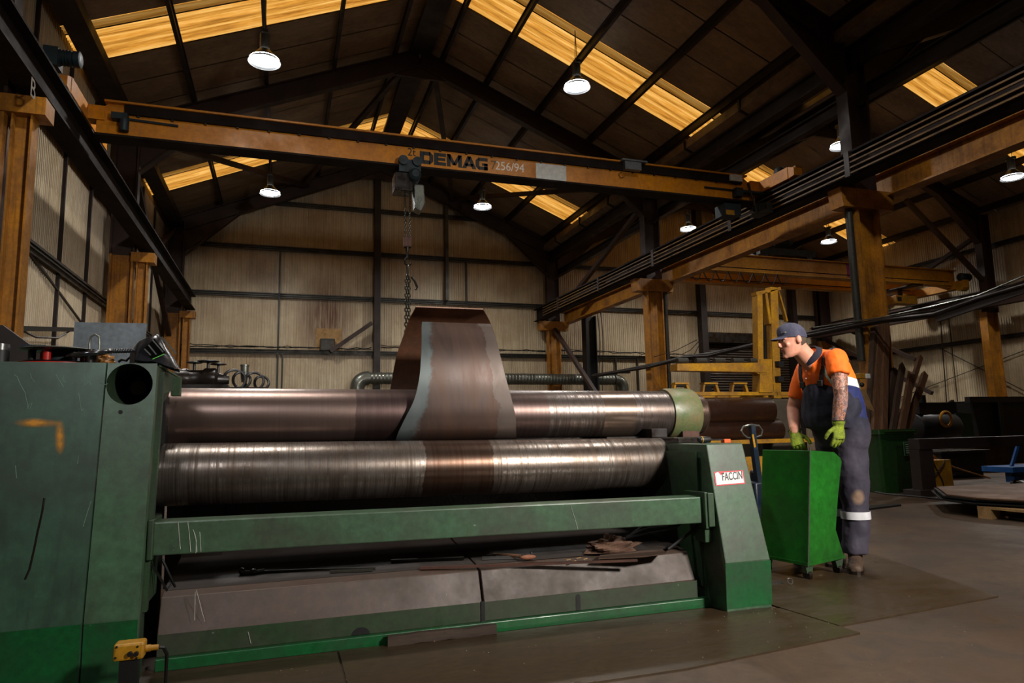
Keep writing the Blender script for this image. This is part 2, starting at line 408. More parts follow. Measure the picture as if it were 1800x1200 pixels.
def floor_mat():
    m, nt, b = node_mat('oily_concrete_floor')
    v = coords(nt); n1 = noise(nt, v, .55, 9, .62, .4); n2 = noise(nt, v, 3.2, 8, .7, .6); n3 = noise(nt, v, 45, 3, .6)
    c = mixc(nt, ramp(nt, n1, [(.38, 0.0), (.66, 1.0)]), lin((.29, .215, .145)), lin((.18, .13, .085)))
    c = mixc(nt, ramp(nt, n2, [(.45, 0.0), (.72, .65)]), c, lin((.12, .085, .055)))
    c = mixc(nt, ramp(nt, n3, [(.60, 0.0), (.80, .30)]), c, lin((.46, .38, .30)))
    nt.links.new(c, b.inputs['Base Color']); nt.links.new(ramp(nt, n2, [(.3, .45), (.7, .75)]), b.inputs['Roughness'])
    bump(nt, b, n2, .3, .01); return m
M['floor'] = floor_mat()
struct('floor', MB().box(XL - .3, XR + .3, YF, YB + .2, -.2, 0), M['floor'])

def ribbed(x0, x1, y0, y1, zfun, z0, pitch=.08, depth=.014, face=1):
    """vertical ribbed sheeting along a straight wall from (x0,y0) to (x1,y1); top follows zfun(x,y)"""
    L = math.hypot(x1 - x0, y1 - y0); n = int(L / pitch); dx, dy = (x1 - x0) / L, (y1 - y0) / L; nx, ny = -dy * face, dx * face
    mb = MB(); prof = [(0, 0), (.60, 0), (.68, 1), (.92, 1)]; pts = []
    for i in range(n):
        for t, h in prof: pts.append((pitch * (i + t), h * depth))
    pts.append((L, 0)); lo = []; hi = []
    for s, h in pts:
        x = x0 + dx * s + nx * h; y = y0 + dy * s + ny * h
        lo.append(Vector((x, y, z0))); hi.append(Vector((x, y, zfun(x, y))))
    k = len(pts); return mb.add(lo + hi, [(i, i + 1, k + i + 1, k + i) for i in range(k - 1)])

def back_top(x, y): return min(ZR, max(roof_z(x, XN), roof_z(x, XA)))
wb = struct('wall_back', ribbed(XL, 15.42, YB, YB, back_top, 0, face=-1), M['wall_burn'])
def girt(parent, a, b, h=.13, name='rail', w=.10):
    """cold-rolled Z rail"""
    a, b = Vector(a), Vector(b)
    return MB().bar(a, b, w, .02).bar(a + Vector((0, 0, h / 2)), b + Vector((0, 0, h / 2)), w, .03).bar(a, b, .03, h).build(name, M['girt'], parent)
wb2 = struct('wall_back', ribbed(19.45, XR, YB, YB, back_top, 0, face=-1).add(*[(lambda g: (g.v, g.f))(ribbed(15.42, 19.45, YB, YB, back_top, 4.62, face=-1))][0]), M['wall'])
for z in (3.62, 5.42, 6.95): girt(wb, (XL + .4, YB - .10, z), (15.2, YB - .10, z))
for z in (5.42, 6.95): girt(wb2, (15.4, YB - .10, z), (XR, YB - .10, z))
girt(wb2, (19.6, YB - .10, 3.62), (XR, YB - .10, 3.62))
girt(wb, (-.9, YB - .10, 8.45), (6.6, YB - .10, 8.45))
def stick(parent, x, z0, z1, w=.08, y=YB - .12, mat='girt', name='sheeting_strip'): return MB().box(x - w / 2, x + w / 2, y - .03, y + .05, z0, z1).build(name, M[mat], parent)
for x, z0, z1 in ((-.19, .5, 6.9), (5.95, 5.45, 6.9), (-.05, .4, 3.6), (11.6, .4, 3.6), (12.5, .4, 3.6)): stick(wb, x, z0, z1, .05)
wl = struct('wall_left', ribbed(XL, XL, YF, YB, lambda x, y: roof_z(XL, XN), 0, face=-1), M['wall'])
for z in (1.9, 3.72, 5.75): girt(wl, (XL + .1, YF, z), (XL + .1, YB, z))
for y in (3.4, 5.1, 6.8, 9.2, 10.9, 12.6, 14.2, 17.1, 18.9, 20.6): MB().box(XL + .02, XL + .07, y - .025, y + .025, .3, 7.4).build('sheeting_strip', M['dark_brown'], wl)
MB().bar((XL + .05, 10.2, 3.9), (XL + .05, 14.6, 3.0), .03, .03).bar((XL + .09, 9.9, 3.84), (XL + .09, 15, 3.84), .02, .02).build('cable', M['black'], wl)
wr = struct('wall_right', ribbed(XR, XR, 3.0, YB, lambda x, y: roof_z(XR, XA), 1.55, face=1), M['wall'])
M['brick'] = worn('grimy_blockwork', (.42, .33, .24), (.27, .20, .14), .8, 0, 4, .7)
struct('wall_right_base', MB().box(XR - .12, XR + .1, 3.0, YB, 0, 1.55), M['brick'])
for z in (3.63, 5.15, 6.6): girt(wr, (XR - .1, 3.0, z), (XR - .1, YB, z))
MB().bar((XR - .1, 20.3, 1.7), (XR - .1, 14.5, 3.2), .02, .02).bar((XR - .1, 14.5, 1.7), (XR - .1, 17.6, 3.6), .02, .02).bar((XR - .08, 17.5, 1.7), (XR - .08, 17.4, 5.0), .025, .025).bar((XR - .08, 17.1, 1.7), (XR - .08, 17.1, 5.0), .02, .02).build('conduit', M['black'], wr)

# roof: four slopes, opened for the amber rooflights
LIGHTS = [(5.05, 6.2), (12.02, 13.22), (19.0, 20.3)]
SL = [(XL - .05, XN, XN), (XN, XV, XN), (XV, XA, XA), (XA, XR + .05, XA)]
panels = []; y = YF
for a, b in LIGHTS: panels.append((y, a)); y = b
panels.append((y, YB + .05))
ceil = []
for k, (xa, xb, x0) in enumerate(SL):
    mb = MB()
    for ya, yb in panels:
        n = max(1, round((yb - ya) / 1.0)); st = (yb - ya) / n
        for i in range(n):   # liner trays with a small joint between them
            p, q = ya + i * st, ya + (i + 1) * st
            za, zb = roof_z(xa, x0), roof_z(xb, x0)
            mb.add([(xa, p, za), (xb, p, zb), (xb, q - .03, zb), (xa, q - .03, za), (xa, q, za + .03), (xb, q, zb + .03)], [(0, 1, 2, 3), (3, 2, 5, 4)])
            mb.add([(xa, p, za + .15), (xb, p, zb + .15), (xb, q, zb + .15), (xa, q, za + .15)], [(0, 1, 2, 3)])
    ceil.append(struct('ceiling', mb, M['roof']))
wn = 0
for k, (xa, xb, x0) in enumerate(SL):
    for ya, yb in LIGHTS:
        wn += 1; mb = MB(); W_ = yb - ya
        # trapezoidal ribs along the slope
        prof = [(0, .0), (.17, .0), (.19, .045), (.25, .045), (.27, 0), (.44, 0), (.48, .05), (.55, .05), (.59, 0), (.74, 0), (.78, .05), (.85, .05), (.89, 0), (1.0, 0)]
        za, zb = roof_z(xa, x0), roof_z(xb, x0); vs = []
        for t, h in prof: vs += [(xa, ya + W_ * t, za + .03 + h), (xb, ya + W_ * t, zb + .03 + h)]
        mb.add(vs, [(2 * i, 2 * i + 1, 2 * i + 3, 2 * i + 2) for i in range(len(prof) - 1)])
        w = struct('window_%d' % wn, mb, M['skylight'])
        MB().bar((xa, ya + .24, za + .02), (xb, ya + .24, zb + .02), .026, .03).build('lap_strip', M['dark_brown'], w)
        MB().add([(xa, ya, za + .012), (xb, ya, zb + .012), (xb, ya + .23, zb + .012), (xa, ya + .23, za + .012)], [(0, 1, 2, 3)]).build('lap_sheet', M['skylight_lap'], w)

# purlins ride under each slope as parts of it
for k, xs in enumerate(([-3.2, -1.95, -.5, .95, 2.35], [3.5, 4.6, 5.95, 7.35, 8.75], [9.6, 11.0, 12.4, 13.8, 15.0], [15.6, 17.0, 18.4, 19.8, 21.2])):
    x0 = SL[k][2]
    for x in xs:
        z = roof_z(x, x0) - .10; MB().ibeam((x, YF, z), (x, YB, z), .07, .2, .02, f=.02).build('purlin', M['dark_brown'], ceil[k])
MB().bar((XN, YF, ZR - .26), (XN, YB, ZR - .26), .5, .10).build('ridge_plate', M['dark_brown'], ceil[1])

# portal frames
FR = [1.7, 8.5, 15.3, 22.2]
def col(x, y, z0, z1, mat, label, w=.45, d=.22):
    mb = MB().ibeam((x, y, z0), (x, y, z1), .24, w, .03, up=(1, 0, 0), f=.035)
    return struct('column', mb, M[mat], label=label)
for y in FR:
    zt = roof_z(XN, XN) - .42
    def zc(x, x0): return roof_z(x, x0) - .40
    for x0, xa, xb in ((XN, -3.05, 9.0), (XA, 9.0, 21.0)):
        for xe in (xa, xb):
            mb = MB().ibeam((xe, y, zc(xe, x0)), (x0, y, zc(x0, x0)), .2, .42, .03, f=.03)
            s = 1 if xe < x0 else -1
            # haunch at the knee and gusset at the apex
            mb.prism([(xe, zc(xe, x0) - .15), (xe + s * 1.7, zc(xe + s * 1.7, x0) - .18), (xe, zc(xe, x0) - .95)], 'y', y - .02, y + .02)
            mb.bar((xe + s * .1, y, zc(xe, x0) - .98), (xe + s * 1.7, y, zc(xe + s * 1.7, x0) - .2), .2, .03)
            mb.prism([(x0, zc(x0, x0) - .5), (x0 - s * .75, zc(x0 - s * .75, x0) - .18), (x0, zc(x0, x0) - .1)], 'y', y - .03, y + .03)
            struct('roof_beam', mb, M['brown'])
# columns: left row, middle row, right row
for i, y in enumerate(FR):
    yy = y if i < 3 else 22.2
    col(-3.15, yy, 4.7, 7.5, 'brown', 'brown upper column of the left wall frame'); col(-3.15, yy, 0, 4.7, 'yellow_col', 'ochre painted column at the left wall', .42)
    MB_ = MB().ibeam((-2.78, yy - .0, 0), (-2.78, yy, 4.55), .2, .2, .02, f=.02, up=(1, 0, 0)).prism([(-2.98, 4.55), (-2.55, 4.55), (-2.55, 4.75), (-2.98, 4.75)], 'y', yy - .15, yy + .15)
    struct('column', MB_, M['yellow_col'], label='ochre crane-rail post in front of the left wall')
    col(9.02, yy, 4.8, 7.75, 'brown', 'brown upper column between the two bays'); col(9.02, yy, 0, 4.8, 'yellow_col', 'ochre painted column between the two bays', .46)
    cb = MB().prism([(8.50, 4.50), (9.54, 4.50), (9.58, 4.82), (8.46, 4.82)], 'y', yy - .14, yy + .14)
    struct('column_bracket', cb, M['yellow_col'])
    col(20.95, yy, 0, 4.4, 'yellow_col', 'ochre painted column at the right wall', .5); col(21.05, yy, 4.4, 7.6, 'brown', 'brown upper column at the right wall', .42)
    if i == 1:
        # hazard-striped foot of the nearest middle column
        h = MB(); struct('column_casing', MB().box(8.775, 8.95, yy - .14, yy - .12, 0, 2.3), M['yellow_col'])
        for k in range(6):
            z = .25 + k * .17
            h.prism([(8.775, z + .12), (8.95, z), (8.95, z + .085), (8.775, z + .205)], 'y', yy - .146, yy - .140)
        struct('trim_1', h, plain('hazard_red', (.42, .06, .05), .5))
# dark conduit pipes strapped to the middle columns
for yy in (8.5, 15.3):
    mb = MB().cyl((8.71 if yy < 9 else 9.36, yy - .02, 2.0 if yy < 9 else 0), (8.71 if yy < 9 else 9.36, yy - .02, 4.5), .06, n=10)
    struct('trim_2', mb, M['girt'])
# gable posts on the back wall
for x, z1, w, mat in ((2.86, 9.75, .2, 'dark_brown'), (5.2, 9.2, .10, 'girt'), (15.3, 10.0, .26, 'dark_brown'), (19.6, 7.9, .2, 'dark_brown'), (21.0, 7.4, .32, 'brown')):
    z0 = 0 if x != 5.2 else 5.45
    struct('column', MB().box(x - w / 2, x + w / 2, 22.2, 22.5, z0, z1), M[mat])
struct('column', MB().ibeam((9.85, 21, 0), (9.85, 21, 4.85), .35, .4, .03, up=(1, 0, 0)), M['black'], label='black post standing beyond the middle columns')
# roof and side bracing
br = [((-2.95, 15.3, 7.25), (.6, 22.2, 9.0)), ((8.85, 15.3, 7.35), (5.3, 22.2, 9.0)), ((2.6, 15.3, 9.7), (.4, 22.2, 8.95)), ((3.3, 15.3, 9.7), (5.4, 22.2, 8.95)),
      ((8.95, 15.4, 6.9), (8.95, 20.6, 5.25)), ((8.95, 21.9, 4.5), (8.95, 17.6, 1.2)), ((2.7, 22.3, 4.6), (1.4, 22.35, 3.65)), ((9.3, 15.3, 7.3), (12.6, 22.2, 8.8)),
      ((21.2, 15.5, 7.0), (21.2, 20.5, 5.2)), ((-3.2, 15.5, 7.2), (-3.2, 21.9, 4.0)), ((-3.2, 21.9, 7.2), (-3.2, 15.5, 4.0)), ((20.9, 21.5, 5.0), (20.9, 18.0, 3.2)), ((18, 15.3, 7.8), (20.9, 15.3, 5.4)),
      ((20.9, 22, 4.4), (20.9, 17.5, 2.0))]
for a, b in br: struct('brace_beam', MB().bar(a, b, .12, .12), M['brown'])
struct('beam', MB().ibeam((9.0, YF, 7.15), (9.0, YB - .2, 7.15), .2, .35, .02), M['dark_brown'])
struct('beam', MB().ibeam((9.3, YF, 6.6), (9.3, YB - .2, 6.6), .15, .25, .02), M['dark_brown'])
# valley gutter with its joint straps
g = struct('trim_3', MB().prism([(8.72, 7.42), (9.02, 7.30), (9.10, 7.42), (9.10, 7.62), (8.74, 7.62)], 'y', YF, YB - .1), worn('gutter_sheet', (.52, .44, .35), (.34, .27, .2), .5, 0, 3, .6))
for k in range(12):
    yk = -1 + k * 2.0; MB().prism([(8.70, 7.40), (9.02, 7.28), (9.04, 7.64), (8.70, 7.64)], 'y', yk, yk + .06).build('strap', M['black'], g)
struct('trim_4', MB().prism([(-3.35, 7.35), (-3.0, 7.35), (-3.0, 7.55), (-3.35, 7.55)], 'y', YF, YB - .1), M['dark_brown'])

# crane rails on their beams
M['conductor'] = worn('dirty_conductor_bar', (.46, .32, .10), (.20, .13, .06), .6, 0, 3, .9)
def crane_rail(x, face, conductors, mat='crane_dark', z=5.05, y1=22.4):
    o = struct('crane_rail_beam', MB().ibeam((x, YF, z), (x, y1, z), .26, .44, .03, f=.03).box(x - .04, x + .04, YF, y1, z + .22, z + .27), M[mat])
    if conductors:
        for k in range(4):
            zz = z - .17 + k * .085; xx = x + face * .17
            MB().box(xx - .015, xx + .015, YF, y1 - 1, zz, zz + .024).build('conductor_bar', M['conductor'], o)
        for k in range(8):
            MB().box(min(x + face * .02, x + face * .19), max(x + face * .02, x + face * .19), k * 3 - 1, k * 3 - .9, z - .2, z + .2).build('bracket', M['dark_brown'], o)
    return o
crane_rail(-2.72, 1, False); crane_rail(8.5, -1, True); crane_rail(9.56, 1, False, 'yellow_col', 4.98); crane_rail(20.55, -1, False, 'brown', 4.72)
# letter B chalked on the left rail
lb = MB(); rail_left = [o for o in COL.objects if o.name.startswith('crane_rail_beam')][0]
text_mesh('B', .3, rail_left, plain('chalk_grey', (.50, .46, .40), .8), at(52, 165, x=-2.57), (0, 1, 0), (0, 0, 1), name='painted_letter')

# roller shutter in the right bay
M['shutter'] = worn('brown_shutter', (.25, .18, .12), (.15, .11, .08), .55, .2, 3, .6)
mb = MB(); k = 0; z = 0.0
while z < 4.3:
    mb.cyl((15.45, YB - .06, z + .05), (19.4, YB - .06, z + .05), .05, n=8, caps=False); z += .1
d = struct('door_1', mb, M['shutter'])
MB().box(15.35, 19.5, YB - .35, YB, 4.25, 4.65).build('shutter_box', M['dark_oil'], d)
MB().box(15.35, 15.46, YB - .16, YB, 0, 4.3).build('door_frame', M['dark_oil'], d)
MB().box(19.4, 19.52, YB - .16, YB, 0, 4.3).build('door_frame', M['dark_oil'], d)

# ---------------------------------------------------------------- high-bay lamps
M['lamp_shade'] = plain('lamp_shade_metal', (.30, .30, .30), .35, .6)
M['lamp_glow'] = glow('lamp_lens', (.93, .97, 1.0), 30)
def make_lamp(loc, label, length=1.2):
    x, y, z = loc
    t = thing('high_bay_lamp', label, 'lamp', loc, 'high-bay lamps hung under the roof')
    MB().rev((x, y, z), (x, y, z + .22), [(0, .27), (.1, .265), (.55, .19), (1, .10)], 24, False).build('lamp_shade', M['lamp_shade'], t)
    MB().cyl((x, y, z + .22), (x, y, z + .52), .085, n=14).box(x - .05, x + .05, y - .12, y + .12, z + .5, z + .56).build('ballast_housing', M['girt'], t)
    MB().rev((x, y, z + .015), (x, y, z + .055), [(0, .20), (1, .25)], 24).build('lens', M['lamp_glow'], t)
    MB().tube([(x, y - .05, z + .55), (x, y, z + .55 + length)], .008, 5).tube([(x, y + .05, z + .55), (x, y, z + .55 + length)], .008, 5).build('suspension_wire', M['black'], t)
    l = bpy.data.lights.new('lamp_light', 'SPOT'); l.energy = LAMP_W; l.color = (1.0, .97, .91); l.spot_size = R(150); l.spot_blend = .6; l.shadow_soft_size = .2
    o = bpy.data.objects.new('lamp_light', l); COL.objects.link(o); o.parent = t; o.location = (0, 0, -.02)
    return t
LAMP_W = 780
make_lamp((-.44, 11.9, 7.45), 'large white glowing high-bay lamp under the near left rooflight, its lens widest in view', .78)
make_lamp((-.45, 18.7, 7.42), 'small glowing high-bay lamp under the far left rooflight beyond the orange crane beam', .85)
make_lamp((5.50, 11.9, 7.86), 'glowing high-bay lamp hanging on wires below the near right-hand amber rooflight', .7)
make_lamp((5.46, 18.7, 7.56), 'small glowing high-bay lamp under the middle of the orange crane beam, right of the hoist', .9)
make_lamp((12.46, 18.7, 7.42), 'glowing high-bay lamp just above the crane rail, behind the second yellow crane', 1.1)
make_lamp((18.2, 18.7, 7.4), 'glowing high-bay lamp beside the yellow column top, above the twin-beam crane', 1.13)
make_lamp((17.7, 11.9, 7.2), 'tilted-looking glowing high-bay lamp at the right edge under an amber rooflight', 1.5)
make_lamp((12.2, 11.9, 7.4), 'high-bay lamp half hidden behind the brown upper column', 1.075)
for lx in (-.44, 5.5): make_lamp((lx, 5.1, 7.6), 'high-bay lamp above the rolling machine, out of the picture' if lx < 0 else 'high-bay lamp above the operator, out of the picture', .7)
# ================================================================ ROLLING MACHINE
def circ_hole_panel(mb, poly, cx, cz, r, y, n=40):
    """flat panel in the x-z plane at y with a round hole: poly is convex, counter-clockwise"""
    ring = [(cx + r * math.cos(2 * math.pi * i / n), cz + r * math.sin(2 * math.pi * i / n)) for i in range(n)]
    def hit(ax, az):
        best = None
        for (x1, z1), (x2, z2) in zip(poly, poly[1:] + poly[:1]):
            ex, ez = x2 - x1, z2 - z1; den = ax * ez - az * ex
            if abs(den) < 1e-12: continue
            t = ((x1 - cx) * ez - (z1 - cz) * ex) / den; s = ((x1 - cx) * az - (z1 - cz) * ax) / den
            if t > 0 and -1e-9 <= s <= 1 + 1e-9 and (best is None or t < best): best = t
        return (cx + ax * best, cz + az * best)
    angs = [2 * math.pi * i / n for i in range(n)]
    outer = [hit(math.cos(a), math.sin(a)) for a in angs]
    # snap the nearest outer point to every corner
    for c in poly:
        ac = math.atan2(c[1] - cz, c[0] - cx) % (2 * math.pi); i = min(range(n), key=lambda k: abs((angs[k] - ac + math.pi) % (2 * math.pi) - math.pi)); outer[i] = c
    vs = [(x, y, z) for x, z in ring] + [(x, y, z) for x, z in outer]
    mb.add(vs, [(i, (i + 1) % n, n + (i + 1) % n, n + i) for i in range(n)])

mach = thing('plate_rolling_machine', 'large green plate rolling machine with steel rolls and a long front beam', 'machine', (.9, 3.9, 0))
XC0, XC1, YC, ZC = -1.9, -.545, 3.27, 1.338     # left housing
# left housing: wide panel + narrow side-frame panel with the round bearing hole
def SH(z): return .17 * max(0, z - .27) / 1.07       # the front leans back above the foot
def at_f(px, py, lift=.0):
    nv = Vector((0, -1.07, .17)).normalized(); d = WM.transposed() @ Vector((px - 900, py - 600, FPX))
    p = EYE + d * ((Vector((0, YC, .27)) + nv * lift - EYE).dot(nv) / d.dot(nv))
    return p if p.z > .27 else at(px, py, y=YC - lift)
def sheared(mb):
    for v in mb.v: v.y += SH(v.z)
    return mb
S1 = at_f(190, 636); S0 = at_f(145, 1130)
sx = lambda z: S0.x + (S1.x - S0.x) * (z - S0.z) / (S1.z - S0.z)
hc = at_f(228, 675); HR = .092
mb = MB(); mb.prism([(XC0, 0), (sx(0) - .004, 0), (sx(ZC) - .004, ZC), (XC0, ZC)], 'y', YC - .012, 4.15)
mb = MB()
for za, zb_ in ((0, .27), (.27, ZC)): mb.prism([(XC0, za), (sx(za) - .004, za), (sx(zb_) - .004, zb_), (XC0, zb_)], 'y', YC - .012, 4.05)
o = sheared(mb).build('gearbox_housing', M['green_cab'], mach)
MB().prism([(XC0, 0), (sx(0) - .006, 0), (sx(.27) - .006, .27), (XC0, .26)], 'y', YC - .0135, YC - .0125).build('fresh_paint_band', M['green_bright'], o)
yl = plain('yellow_spray', (.72, .50, .05), .5)
def spray_mat():
    m, nt, b = node_mat('yellow_overspray'); m.blend_method = 'BLEND' if hasattr(m, 'blend_method') else None
    v = coords(nt, (1, 1, 1)); b.inputs['Base Color'].default_value = lin((.78, .52, .08))
    c = N(nt, 'ShaderNodeTexCoord'); s = N(nt, 'ShaderNodeSeparateXYZ'); nt.links.new(c.outputs['UV'], s.inputs[0])
    n = noise(nt, v, 18, 4, .6)
    def bell(o):   # 0 at both ends, 1 in the middle
        a = N(nt, 'ShaderNodeMath', operation='PINGPONG'); a.inputs[1].default_value = .5; nt.links.new(o, a.inputs[0])
        q = N(nt, 'ShaderNodeMath', operation='MULTIPLY'); q.inputs[1].default_value = 2; nt.links.new(a.outputs[0], q.inputs[0]); return q.outputs[0]
    p = N(nt, 'ShaderNodeMath', operation='MULTIPLY'); nt.links.new(bell(s.outputs[0]), p.inputs[0]); nt.links.new(bell(s.outputs[1]), p.inputs[1])
    q = N(nt, 'ShaderNodeMath', operation='MULTIPLY'); nt.links.new(p.outputs[0], q.inputs[0]); nt.links.new(ramp(nt, n, [(.3, .5), (.7, 1.3)]), q.inputs[1])
    nt.links.new(ramp(nt, q.outputs[0], [(.1, 0.0), (.75, .85)]), b.inputs['Alpha']); return m
M['spray'] = spray_mat()
def decal(parent, pts, name, mat):
    o = MB().add(pts, [tuple(range(len(pts)))]).build(name, mat, parent)
    uv = o.data.uv_layers.new(name='uv'); cs = [(0, 0), (1, 0), (1, 1), (0, 1)]
    for l in o.data.loops: uv.data[l.index].uv = cs[l.vertex_index % 4]
    return o
def pxq(pts, y): return [at(px, py, y=y) for px, py in pts]
decal(o, [at_f(*p, .016) for p in [(12, 752), (114, 754), (114, 734), (12, 732)]], 'yellow_spray_mark', M['spray'])
decal(o, [at_f(*p, .017) for p in [(94, 804), (118, 804), (116, 732), (94, 732)]], 'yellow_spray_mark', M['spray'])
# chalk scrawls and scratches
M['chalk'] = plain('chalk', (.42, .52, .46), .9)
def scratch(mb, pts, y, r=.0012, dy=0):
    P = [at_f(px, py, .0125) if y is None else at(px, py, y=y) for px, py in pts]; mb.tube(P, r, 4)
random.seed(3)
for pts in ([(24, 658), (30, 662), (36, 676), (44, 690), (47, 705), (50, 716)], [(47, 718), (49, 712), (56, 708), (53, 717), (48, 719)], [(53, 657), (55, 664), (61, 672)],
            [(98, 658), (104, 668), (112, 680)], [(106, 662), (112, 660), (110, 668), (116, 672)], [(126, 675), (132, 671), (138, 676), (146, 672), (150, 676), (158, 671), (160, 676)], [(152, 654), (153, 662)],
            [(176, 672), (184, 676), (190, 674)], [(138, 690), (140, 705), (143, 722), (147, 718)], [(163, 643), (165, 648), (168, 640)], [(27, 818), (29, 840)], [(138, 800), (136, 815)], [(160, 880), (152, 905), (146, 925)]):
    ck = MB(); scratch(ck, pts, None); ck.build('chalk_mark', M['chalk'], o)
stn = MB(); scratch(stn, [(78, 875), (74, 900), (66, 935), (60, 965), (52, 1000), (44, 1018)], None, .004); stn.build('oil_run', M['dark_oil'], o)
# the side frame
fr = MB(); circ_hole_panel(fr, [(sx(.27), .27), (XC1, .27), (XC1, ZC), (sx(ZC), ZC)], hc.x, hc.z, HR, YC)
fr.add([(sx(0), YC, 0), (XC1, YC, 0), (XC1, YC, .27), (sx(.27), YC, .27)], [(0, 1, 2, 3)])
fr.add([(XC1, YC, 0), (XC1, YC, .27), (XC1, YC, ZC), (XC1, YC + .05, ZC), (XC1, YC + .05, .27), (XC1, YC + .05, 0)], [(0, 1, 4, 5), (1, 2, 3, 4)])
fr.box(sx(ZC) - .0, XC1, YC + .001, 3.95, ZC - .008, ZC)
o2 = sheared(fr).build('side_frame', M['green'], mach)
MB().prism([(YC + .04, 0), (YC + .16, 0), (YC + .16, .27), (YC + .30, 1.20), (4.12, 1.27), (4.12, ZC - .012), (YC + .17, ZC - .012), (YC + .04, .27)], 'x', XC1 - .010, XC1 - .002).build('side_plate', M['green_side'], o2)
sheared(MB().box(XC1 - .012, XC1 + .015, YC + .10, YC + .14, .27, ZC - .03)).build('guide_rib', M['green_side'], o2)
MB().box(XC1 - .012, XC1 + .03, 3.95, 4.02, 1.22, ZC - .02).build('guide_rib', M['green_side'], o2)
MB().box(-.9, XC1 - .04, YC + .75, 4.12, 0, 1.22).build('inner_block', M['black'], o2)
MB().rev((hc.x, YC + SH(hc.z), hc.z), (hc.x, YC + .62, hc.z), [(0, HR), (1, HR)], 40, False).build('bearing_bore', M['green_side'], o2)
MB().box(hc.x - .12, hc.x + .08, YC + .62, YC + .64, hc.z - .12, hc.z + .12).build('bore_end_plate', M['black'], o2)
_c = at(243, 681, y=3.66); MB().rev((_c.x, 3.66, _c.z), (_c.x, YC + .62, _c.z), [(0, .026), (.0, .034), (.06, .039), (.35, .039), (.35, .03), (.9, .03)], 24).build('shaft_end', M['rust'], o2)
b5 = at_f(212, 724); MB().cyl((b5.x, b5.y - .003, b5.z), (b5.x, b5.y + .02, b5.z), .009, n=12).build('bolt_hole', M['black'], o2)
MB().prism([(sx(0) + .001, 0), (XC1, 0), (XC1, .265), (sx(.27) + .001, .265)], 'y', YC - .0015, YC - .0005).build('fresh_paint_band', M['green_bright'], o2)

# base hood: two pressed covers with skirt
XH0, XHM, XH1 = -.50, .985, 2.25
prof = [(3.47, .05), (3.47, .145), (3.53, .29), (3.60, .305), (4.7, .42), (4.7, .05)]
for x0, x1, nm in ((XH0, XHM - .006, 0), (XHM + .006, XH1, 1)):
    lo = MB().prism(prof, 'x', x0, x1, None if nm == 0 else [(3.50, .05), (3.50, .145), (3.56, .285), (3.62, .30), (4.7, .42), (4.7, .05)])
    h = lo.build('base_cover', M['hood'], mach, bevel=.004)
    MB().box(x0 + .002, x1 - .01, 3.4675, 3.4695, .055, .146).build('lower_panel', M['hood_green'], h)
    MB().add([(x0, 3.601, .3065), (x1 - (.03 if nm else 0), 3.602, .3065), (x1 - (.0 if nm else 0), 4.68, .420), (x0, 4.68, .420)], [(0, 1, 2, 3)]).build('oily_top', M['oil_top'], h)
MB().box(XH0, XH1 + .05, 3.44, 3.50, 0, .052).build('base_skirt', M['green_bright'], mach, bevel=.004)
MB().box(XHM - .012, XHM + .008, 3.464, 3.52, .05, .15).build('cover_joint', M['black'], mach)
sl = MB(); a = at(1017, 1072, y=3.465)
n = 14; r = .013
sl.add([(a.x + r * math.cos(math.pi * i / (n - 1)), 3.4655, (.125) + r * math.sin(math.pi * i / (n - 1))) for i in range(n)] + [(a.x - r, 3.4655, .055), (a.x + r, 3.4655, .055)], [tuple(range(n + 2))])
sl.build('lifting_slot', M['black'], mach); sl = MB(); a = at(634, 1126, y=3.465); r = .042
sl.add([(a.x + r * math.cos(math.pi * i / (n - 1)), 3.4655, .055 + .8 * r * math.sin(math.pi * i / (n - 1))) for i in range(n)], [tuple(range(n))])
sl.build('lifting_slot', M['black'], mach)
M['scr'] = plain('bare_scratch', (.75, .74, .70), .6)
for pts in ([(345, 1037), (350, 1055), (355, 1075), (360, 1092)], [(343, 1040), (342, 1090)], [(436, 1110), (441, 1131)]):
    ss = MB(); scratch(ss, pts, 3.463, .0012); ss.build('scratch', M['scr'], mach)

# front beam with its end brackets
fb = MB().prism([(3.40, .495), (3.40, .637), (3.55, .637), (3.55, .495)], 'x', -.535, 2.27, [(3.40, .468), (3.40, .612), (3.55, .612), (3.55, .468)])
beam = fb.build('front_beam', M['green'], mach, bevel=.006)
for pts in ([(330, 917), (333, 940), (335, 970)], [(339, 930), (343, 940), (345, 955), (346, 970)], [(340, 932), (345, 950), (344, 972)], [(1003, 887), (1010, 910), (1016, 930)], [(313, 918), (317, 965)], [(351, 935), (353, 970)]):
    ss = MB(); scratch(ss, pts, 3.398, .0013); ss.build('scratch', M['scr'], beam)
MB().box(-.544, -.52, 3.38, 3.6, .48, .65).box(-.544, -.53, 3.42, 3.6, .3, .48).build('beam_bracket', M['green_side'], mach, bevel=.004)
br_ = MB().box(2.27, 2.31, 3.36, 3.60, .45, .635).box(2.255, 2.275, 3.37, 3.45, .44, .64).box(2.265, 2.31, 3.40, 3.5, .36, .45).build('beam_bracket', M['green_side'], mach, bevel=.004)

